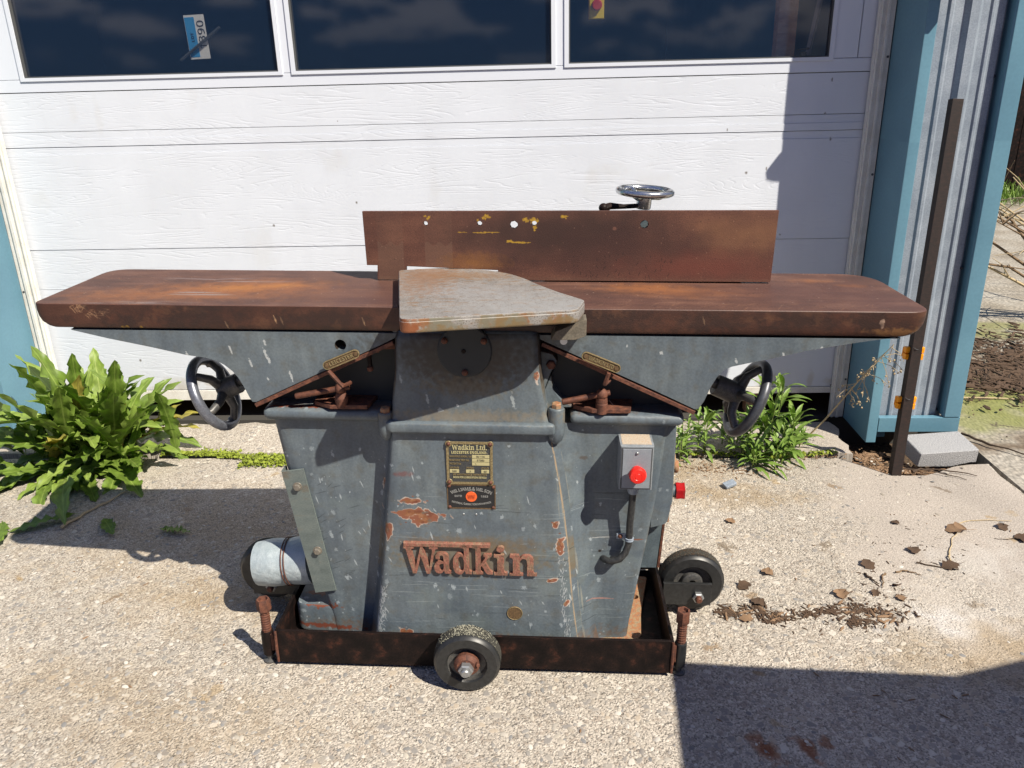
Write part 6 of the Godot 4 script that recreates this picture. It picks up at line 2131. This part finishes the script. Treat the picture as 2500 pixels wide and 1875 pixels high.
func litter() -> void:
	var g := RandomNumberGenerator.new()
	# dead leaves, each a curled sheet
	var lm := []
	for k in 6:
		beg()
		rng.seed = 700 + k
		var rows := []
		for i in 9:
			var s := i / 8.0
			var w := pow(sin(PI * clampf(s * 0.97 + 0.015, 0, 1)), 0.7) * 0.42
			var row := []
			for j in 5:
				var c := (j - 2) / 2.0
				row.append(Vector3(c * w * (1.0 + 0.25 * sin(s * 17.0 + k + c * 2.0)), 0.02 + 0.28 * absf(c) * absf(c) * w * (1.0 + sin(k * 2.0 + s * 3.0)) + 0.16 * sin(PI * s) * (0.4 + 0.5 * sin(k * 1.7)) + rng.randf() * 0.05, s - 0.5))
			rows.append(row)
		for i in 8:
			for j in 4:
				quad(rows[i][j + 1], rows[i][j], rows[i + 1][j], rows[i + 1][j + 1])
		tube([Vector3(0, 0.06, -0.45), Vector3(0.05, 0.05, -0.7), Vector3(0.02, 0.02, -0.95)], [0.02, 0.014, 0.01], 4)
		lm.append(make(50.0))
	var spots := [[0.66, -2.142, 0.05, 0, "pale dry leaf lying behind the rear wheel, furthest up"], [0.575, -2.07, 0.058, 1, "curled brown leaf lying beside the rear wheel rim"], [0.98, -2.18, 0.062, 2, "dark brown triangular leaf lying in the middle of the pavement"], [0.847, -2.028, 0.062, 3, "brown leaf with a long stalk above the crumb litter"], [1.34, -2.38, 0.085, 4, "largest dry leaf, grey brown, by the long grass stem"], [1.225, -2.167, 0.07, 5, "ragged brown leaf caught on a forked twig"], [1.152, -2.258, 0.055, 1, "small blackish leaf left of the largest dry leaf"], [1.025, -2.066, 0.038, 0, "small orange leaf standing on edge"], [0.948, -2.033, 0.036, 3, "small dark leaf between the two short twigs"], [1.012, -2.008, 0.045, 2, "round grey-brown leaf just below the orange one"], [0.596, -1.989, 0.055, 4, "brown leaf on the litter beside the rear wheel"], [0.545, -1.913, 0.05, 5, "light brown leaf at the front of the wheel litter"], [0.613, -2.455, 0.045, 3, "thin dry leaf lying alone below the red knob"], [1.162, -2.432, 0.036, 1, "small brown leaf lying alone on the smooth screed"], [1.535, -2.326, 0.08, 2, "brown leaf bundle at the right edge of the pavement"], [1.50, -2.40, 0.05, 4, "small leaf behind the bundle at the right edge"]]
	for k in spots.size():
		var q: Array = spots[k]
		g.seed = 800 + k
		var o := put("dry_leaf", lm[q[3]], M.dead if k in [0, 3, 4, 7, 9, 11, 12] else M.dead_dark)
		if k == 7:
			o.material_override = M.rust_pale
		o.transform = Transform3D(Basis(Vector3.UP, g.randf() * TAU) * Basis(Vector3.RIGHT, g.randfn(0, 0.12) + (0.9 if k == 7 else 0.0)) * Basis.from_scale(Vector3(0.8, 0.62, 0.8) * q[2]), Vector3(q[0], lie(q[0], q[1]) + 0.002, q[1]))
		tag(o, q[4], "dead leaf", "dead leaves on the pavement")
	# twigs and stems
	var tw := [[[[-1.739, -2.367], [-1.69, -2.50], [-1.636, -2.648]], 0.0062, M.straw, "long dry beige stick lying in front of the dock"], [[[1.23, -2.18], [1.27, -2.27], [1.34, -2.37]], 0.003, M.straw, "bent dry stem running up to the largest dry leaf"], [[[1.335, -2.37], [1.40, -2.44], [1.55, -2.44]], 0.0024, M.straw, "long pale grass stem curving to the right edge"], [[[1.13, -2.19], [1.19, -2.165], [1.24, -2.15]], 0.0026, M.twig_dark, "dark twig under the ragged leaf"], [[[0.955, -2.13], [0.962, -2.10], [0.975, -2.075]], 0.0035, M.twig_dark, "first short twig below the triangular leaf"], [[[1.01, -2.13], [0.995, -2.10], [0.985, -2.06]], 0.0035, M.twig, "second short twig leaning the other way"], [[[1.05, -2.14], [1.09, -2.14], [1.12, -2.12]], 0.003, M.twig, "twig lying right of the two short twigs"], [[[1.38, -2.80], [1.47, -2.83], [1.60, -2.77]], 0.004, M.twig_dark, "bare twig in front of the concrete block"], [[[1.30, -2.83], [1.44, -2.82], [1.55, -2.74]], 0.003, M.twig_dark, "thin twig crossing the foot of the rusty post"], [[[1.72, -3.15], [1.78, -3.05], [1.92, -2.88]], 0.006, M.twig_dark, "dark branch lying on the yard right of the concrete block"], [[[1.85, -3.55], [2.0, -3.56], [2.5, -3.5]], 0.005, M.straw, "pale branch lying across the mossy yard"], [[[1.54, -2.36], [1.50, -2.33], [1.44, -2.33]], 0.002, M.twig_dark, "thin twig at the right edge of the pavement"]]
	g.seed = 303
	for q in tw:
		var r: float = q[1]
		var c: Array = q[0]
		var a := Vector2(c[0][0], c[0][1]); var m := Vector2(c[1][0], c[1][1]); var e := Vector2(c[2][0], c[2][1])
		m = m * 2.0 - (a + e) * 0.5
		var pts := []; var rad := []
		for i in 11:
			var s := i / 10.0
			var p := a.lerp(m, s).lerp(m.lerp(e, s), s) + Vector2(g.randfn(0, r * 0.7), g.randfn(0, r * 0.7))
			pts.append(Vector3(p.x, lie(p.x, p.y) + r * 0.9 + absf(g.randfn(0, r * 0.5)) + (0.004 if p.x > 1.7 else 0.0), p.y))
			rad.append(r * lerpf(1.0, 0.4, s) * g.randf_range(0.8, 1.15))
		beg()
		tube(pts, rad, 6)
		tag(fin("twig", q[2]), q[3], "twig", "twigs and stems on the pavement")
	# bit of scrap zinc
	beg()
	bx(Vector3.ZERO, Vector3(0.045, 0.012, 0.03), 0.003)
	var sc := fin("zinc_scrap", M.galv)
	sc.position = Vector3(0.66, 0.008, -2.70)
	sc.rotation = Vector3(0.15, 0.4, 0.2)
	tag(sc, "small pale grey scrap of zinc below the weeds", "scrap")
	# crumbs of rotted leaf
	beg()
	lathe([Vector2(0, -0.4), Vector2(0.8, -0.1), Vector2(0.7, 0.4), Vector2(0, 0.6)], 5)
	var crumb := make(20.0)
	var heap := func(seed_: int, cs: Array, n: int, m_: Material, size: float, says: String, called: String) -> void:
		g.seed = seed_
		var mm := MultiMesh.new()
		mm.transform_format = MultiMesh.TRANSFORM_3D
		mm.mesh = crumb
		mm.instance_count = n
		for k in n:
			var c: Array = cs[g.randi() % cs.size()]
			var x: float = c[0] + g.randfn(0, c[2]); var z: float = c[1] + g.randfn(0, c[3])
			var s := size * (0.3 + pow(g.randf(), 2.0))
			mm.set_instance_transform(k, Transform3D(Basis(Vector3.UP, g.randf() * TAU) * Basis(Vector3.RIGHT, g.randfn(0, 0.5)) * Basis.from_scale(Vector3(s * g.randf_range(1.0, 4.5), s * 0.5, s * 0.8)), Vector3(x, lie(x, z) + c[4] + s * 0.4, z)))
		var mi := MultiMeshInstance3D.new()
		mi.name = numbered(called)
		mi.multimesh = mm
		mi.material_override = m_
		add_child(mi, true)
		mi.set_meta("kind", "stuff")
		tag(mi, says, "leaf litter")
	heap.call(1, [[0.50, -1.945, 0.02, 0.012, 0.0], [0.58, -1.955, 0.035, 0.018, 0.0], [0.63, -1.91, 0.03, 0.01, 0.0]], 330, M.dead_dark, 0.0052, "dark rotted litter on the pavement beside the rear wheel", "leaf_litter")
	heap.call(2, [[0.80, -1.95, 0.022, 0.012, 0.0], [0.87, -1.955, 0.024, 0.014, 0.0], [0.94, -1.94, 0.04, 0.02, 0.0], [0.85, -1.895, 0.022, 0.009, 0.0], [0.73, -1.94, 0.014, 0.008, 0.0], [0.86, -1.93, 0.07, 0.03, 0.0]], 470, M.dead_dark, 0.0052, "longer band of dark rotted litter in the middle of the pavement", "leaf_litter")
	heap.call(8, [[0.52, -1.95, 0.035, 0.016, 0.0], [0.62, -1.93, 0.05, 0.02, 0.0], [0.84, -1.94, 0.07, 0.025, 0.0], [0.92, -1.93, 0.04, 0.02, 0.0]], 70, M.dead, 0.0062, "brown flakes scattered over the two bands of litter", "leaf_litter")
	heap.call(9, [[0.58, -1.94, 0.09, 0.035, 0.0], [0.85, -1.93, 0.1, 0.035, 0.0], [1.2, -2.25, 0.12, 0.1, 0.0], [0.98, -2.05, 0.06, 0.05, 0.0]], 420, M.dead_dark, 0.0028, "fine dark crumbs strewn round the litter and the dead leaves", "leaf_litter")
	heap.call(3, [[1.31, -2.95, 0.03, 0.05, -0.05], [1.36, -2.88, 0.04, 0.04, -0.05], [1.28, -3.02, 0.03, 0.03, -0.04], [1.42, -2.88, 0.05, 0.03, -0.03]], 900, M.dead, 0.007, "dry grass and leaf crumbs in the hole round the rusty post", "leaf_litter")
	heap.call(4, [[2.45, -4.0, 0.25, 0.3, 0.012], [2.3, -3.8, 0.2, 0.14, 0.012], [2.7, -4.1, 0.2, 0.2, 0.012]], 3600, M.dead_dark, 0.013, "dark heap of rotted leaves lying on the yard", "leaf_litter")
	heap.call(5, [[0.62, -2.86, 0.06, 0.03, 0.0], [0.78, -2.84, 0.1, 0.03, 0.0], [1.0, -2.95, 0.08, 0.02, 0.0]], 420, M.dead, 0.004, "straw crumbs along the front of the weeds", "leaf_litter")
	heap.call(6, [[1.705, -3.1, 0.008, 0.2, -0.06], [1.705, -2.8, 0.008, 0.12, -0.06], [1.70, -2.5, 0.01, 0.2, -0.06]], 700, M.soil, 0.008, "earth and crumbs in the crack between pavement and yard", "leaf_litter")
	heap.call(7, [[-0.3, -1.6, 0.9, 0.15, 0.0], [-1.2, -2.0, 0.4, 0.25, 0.0], [1.0, -2.3, 0.35, 0.3, 0.0], [0.9, -1.6, 0.3, 0.15, 0.0]], 150, M.dead, 0.0035, "stray brown crumbs scattered over the pavement", "leaf_litter")

func yard() -> void:
	# dark timber shed at the far end of the yard
	var s := thing("timber_shed", "dark brown timber shed at the far end of the yard", "shed", Vector3(6.2, 0.0, -10.4))
	for k in 22:
		beg()
		bx(Vector3(-2.2 + k * 0.2, 1.4, 0.0), Vector3(0.194, 2.8, 0.03), 0.004)
		fin("board", M.rust_dark, s)
	beg()
	bx(Vector3(0.0, 1.4, -1.5), Vector3(4.4, 2.8, 2.9))
	fin("wall", M.dark, s)
	beg()
	bx(Vector3(0.0, 2.86, -1.2), Vector3(4.8, 0.1, 3.9), 0.01)
	fin("roof", M.seal, s)
	# bare shrub whose pale branches reach in from the right
	var b := thing("bare_shrub", "leafless shrub with pale branches reaching over the yard", "shrub", Vector3(3.35, 0.0, -4.9))
	var g := RandomNumberGenerator.new()
	g.seed = 61
	for k in 15:
		var a := g.randf_range(1.2, 2.2) if k < 9 else g.randf() * TAU
		var lean := g.randf_range(0.5, 1.1)
		var len := g.randf_range(0.9, 1.7)
		var d := Vector3(-sin(a) * lean, g.randf_range(0.35, 1.0), cos(a) * lean * 0.6).normalized()
		var e := d * len
		beg()
		var mid := e * 0.5 + Vector3(0, 0.12, 0)
		tube([Vector3(g.randfn(0, 0.05), -0.02, g.randfn(0, 0.05)), mid, e], [0.012, 0.008, 0.003], 6)
		for j in 7:
			var t := g.randf_range(0.35, 0.98)
			var at := mid.lerp(e, (t - 0.5) * 2.0) if t > 0.5 else Vector3.ZERO.lerp(mid, t * 2.0)
			var o := Vector3(g.randfn(0, 0.16), g.randfn(0.02, 0.12), g.randfn(0, 0.16))
			tube([at, at + o * 0.6 + Vector3(0, 0.02, 0), at + o * 1.3], [0.004, 0.003, 0.0015], 5)
		fin("branch", M.straw if k % 2 else M.twig, b)
	# grass tussock at the foot of the shed
	g.seed = 62
	var st := SurfaceTool.new()
	st.begin(Mesh.PRIMITIVE_TRIANGLES)
	var bl := leaf_mesh(1.0, 0.05, 1.2, 0.8, 0.0, 0.2, 0.02, 620, 5)
	for k in 900:
		var x := g.randf_range(-1.4, 1.4)
		st.append_from(bl, 0, Transform3D(Basis(Vector3.UP, g.randf() * TAU) * Basis(Vector3.RIGHT, g.randfn(0, 0.3)) * Basis.from_scale(Vector3.ONE * g.randf_range(0.12, 0.34)), Vector3(5.4 + x, 0.0, -9.9 + g.randfn(0, 0.2))))
	var gr := put("grass", st.commit(), M.weed)
	gr.set_meta("kind", "stuff")
	tag(gr, "rough green grass along the foot of the far shed", "grass")

func beyond_the_frame() -> void:
	# unseen boxes added right of the viewer, placed to throw shade on the pavement
	var at := [[Vector3(1.29, 0.0, 0.72), Vector3(2.12, 0.0, 0.72), 1.24, "larger unseen wooden box added right of the viewer for its shade"], [Vector3(1.96, 0.0, 0.70), Vector3(3.3, 0.0, 0.7), 1.36, "taller unseen wooden box added beside the larger one for its shade"]]
	var z := -0.97
	var c := thing("shade_box", "large unseen wooden box added to cast the foreground shade", "shade_box", Vector3(1.564, 0.0, -0.307))
	c.rotation.y = -0.064
	for k in 9:
		beg()
		bx(Vector3(0.05, 0.075 + k * 0.14, 0.62), Vector3(0.84, 0.134, 0.02), 0.003)
		bx(Vector3(0.05, 0.075 + k * 0.14, -0.62), Vector3(0.84, 0.134, 0.02), 0.003)
		fin("board", M.wood, c)
	beg()
	bx(Vector3(0.05, 0.65, 0.0), Vector3(0.80, 1.28, 1.22))
	bx(Vector3(0.05, 1.295, 0.0), Vector3(0.86, 0.02, 1.28), 0.004)
	fin("lid", M.wood, c)
	var c2 := thing("shade_box", "taller unseen wooden box added further right to cast the stepped shade", "shade_box", Vector3(2.66, 0.0, -0.40))
	c2.rotation.y = 0.306
	for k in 10:
		beg()
		bx(Vector3(0, 0.075 + k * 0.14, 0.62), Vector3(0.94, 0.134, 0.02), 0.003)
		bx(Vector3(0, 0.075 + k * 0.14, -0.62), Vector3(0.94, 0.134, 0.02), 0.003)
		fin("board", M.wood, c2)
	beg()
	bx(Vector3(0, 0.70, 0.0), Vector3(0.90, 1.38, 1.22))
	bx(Vector3(0, 1.40, 0.0), Vector3(0.96, 0.02, 1.28), 0.004)
	fin("lid", M.wood, c2)
	# unseen hood added above the door post, its outline shaped to shade the door
	var l := thing("shadow_hood", "small unseen hood added above the right-hand door post to shade the door", "shade_caster", Vector3(1.342, 1.70, -3.05))
	beg()
	ext(PackedVector2Array([Vector2(0.055, 0.105), Vector2(0.0, 0.042), Vector2(0.006, 0.010), Vector2(0.028, 0.003), Vector2(0.07, 0.0), Vector2(0.07, 0.105)]), 0.0, 0.04, 0.002)
	fin("hood", M.seal, l)
	beg()
	bx(Vector3(0.04, 0.05, -0.018), Vector3(0.03, 0.06, 0.044), 0.003)
	fin("bracket", M.seal, l)
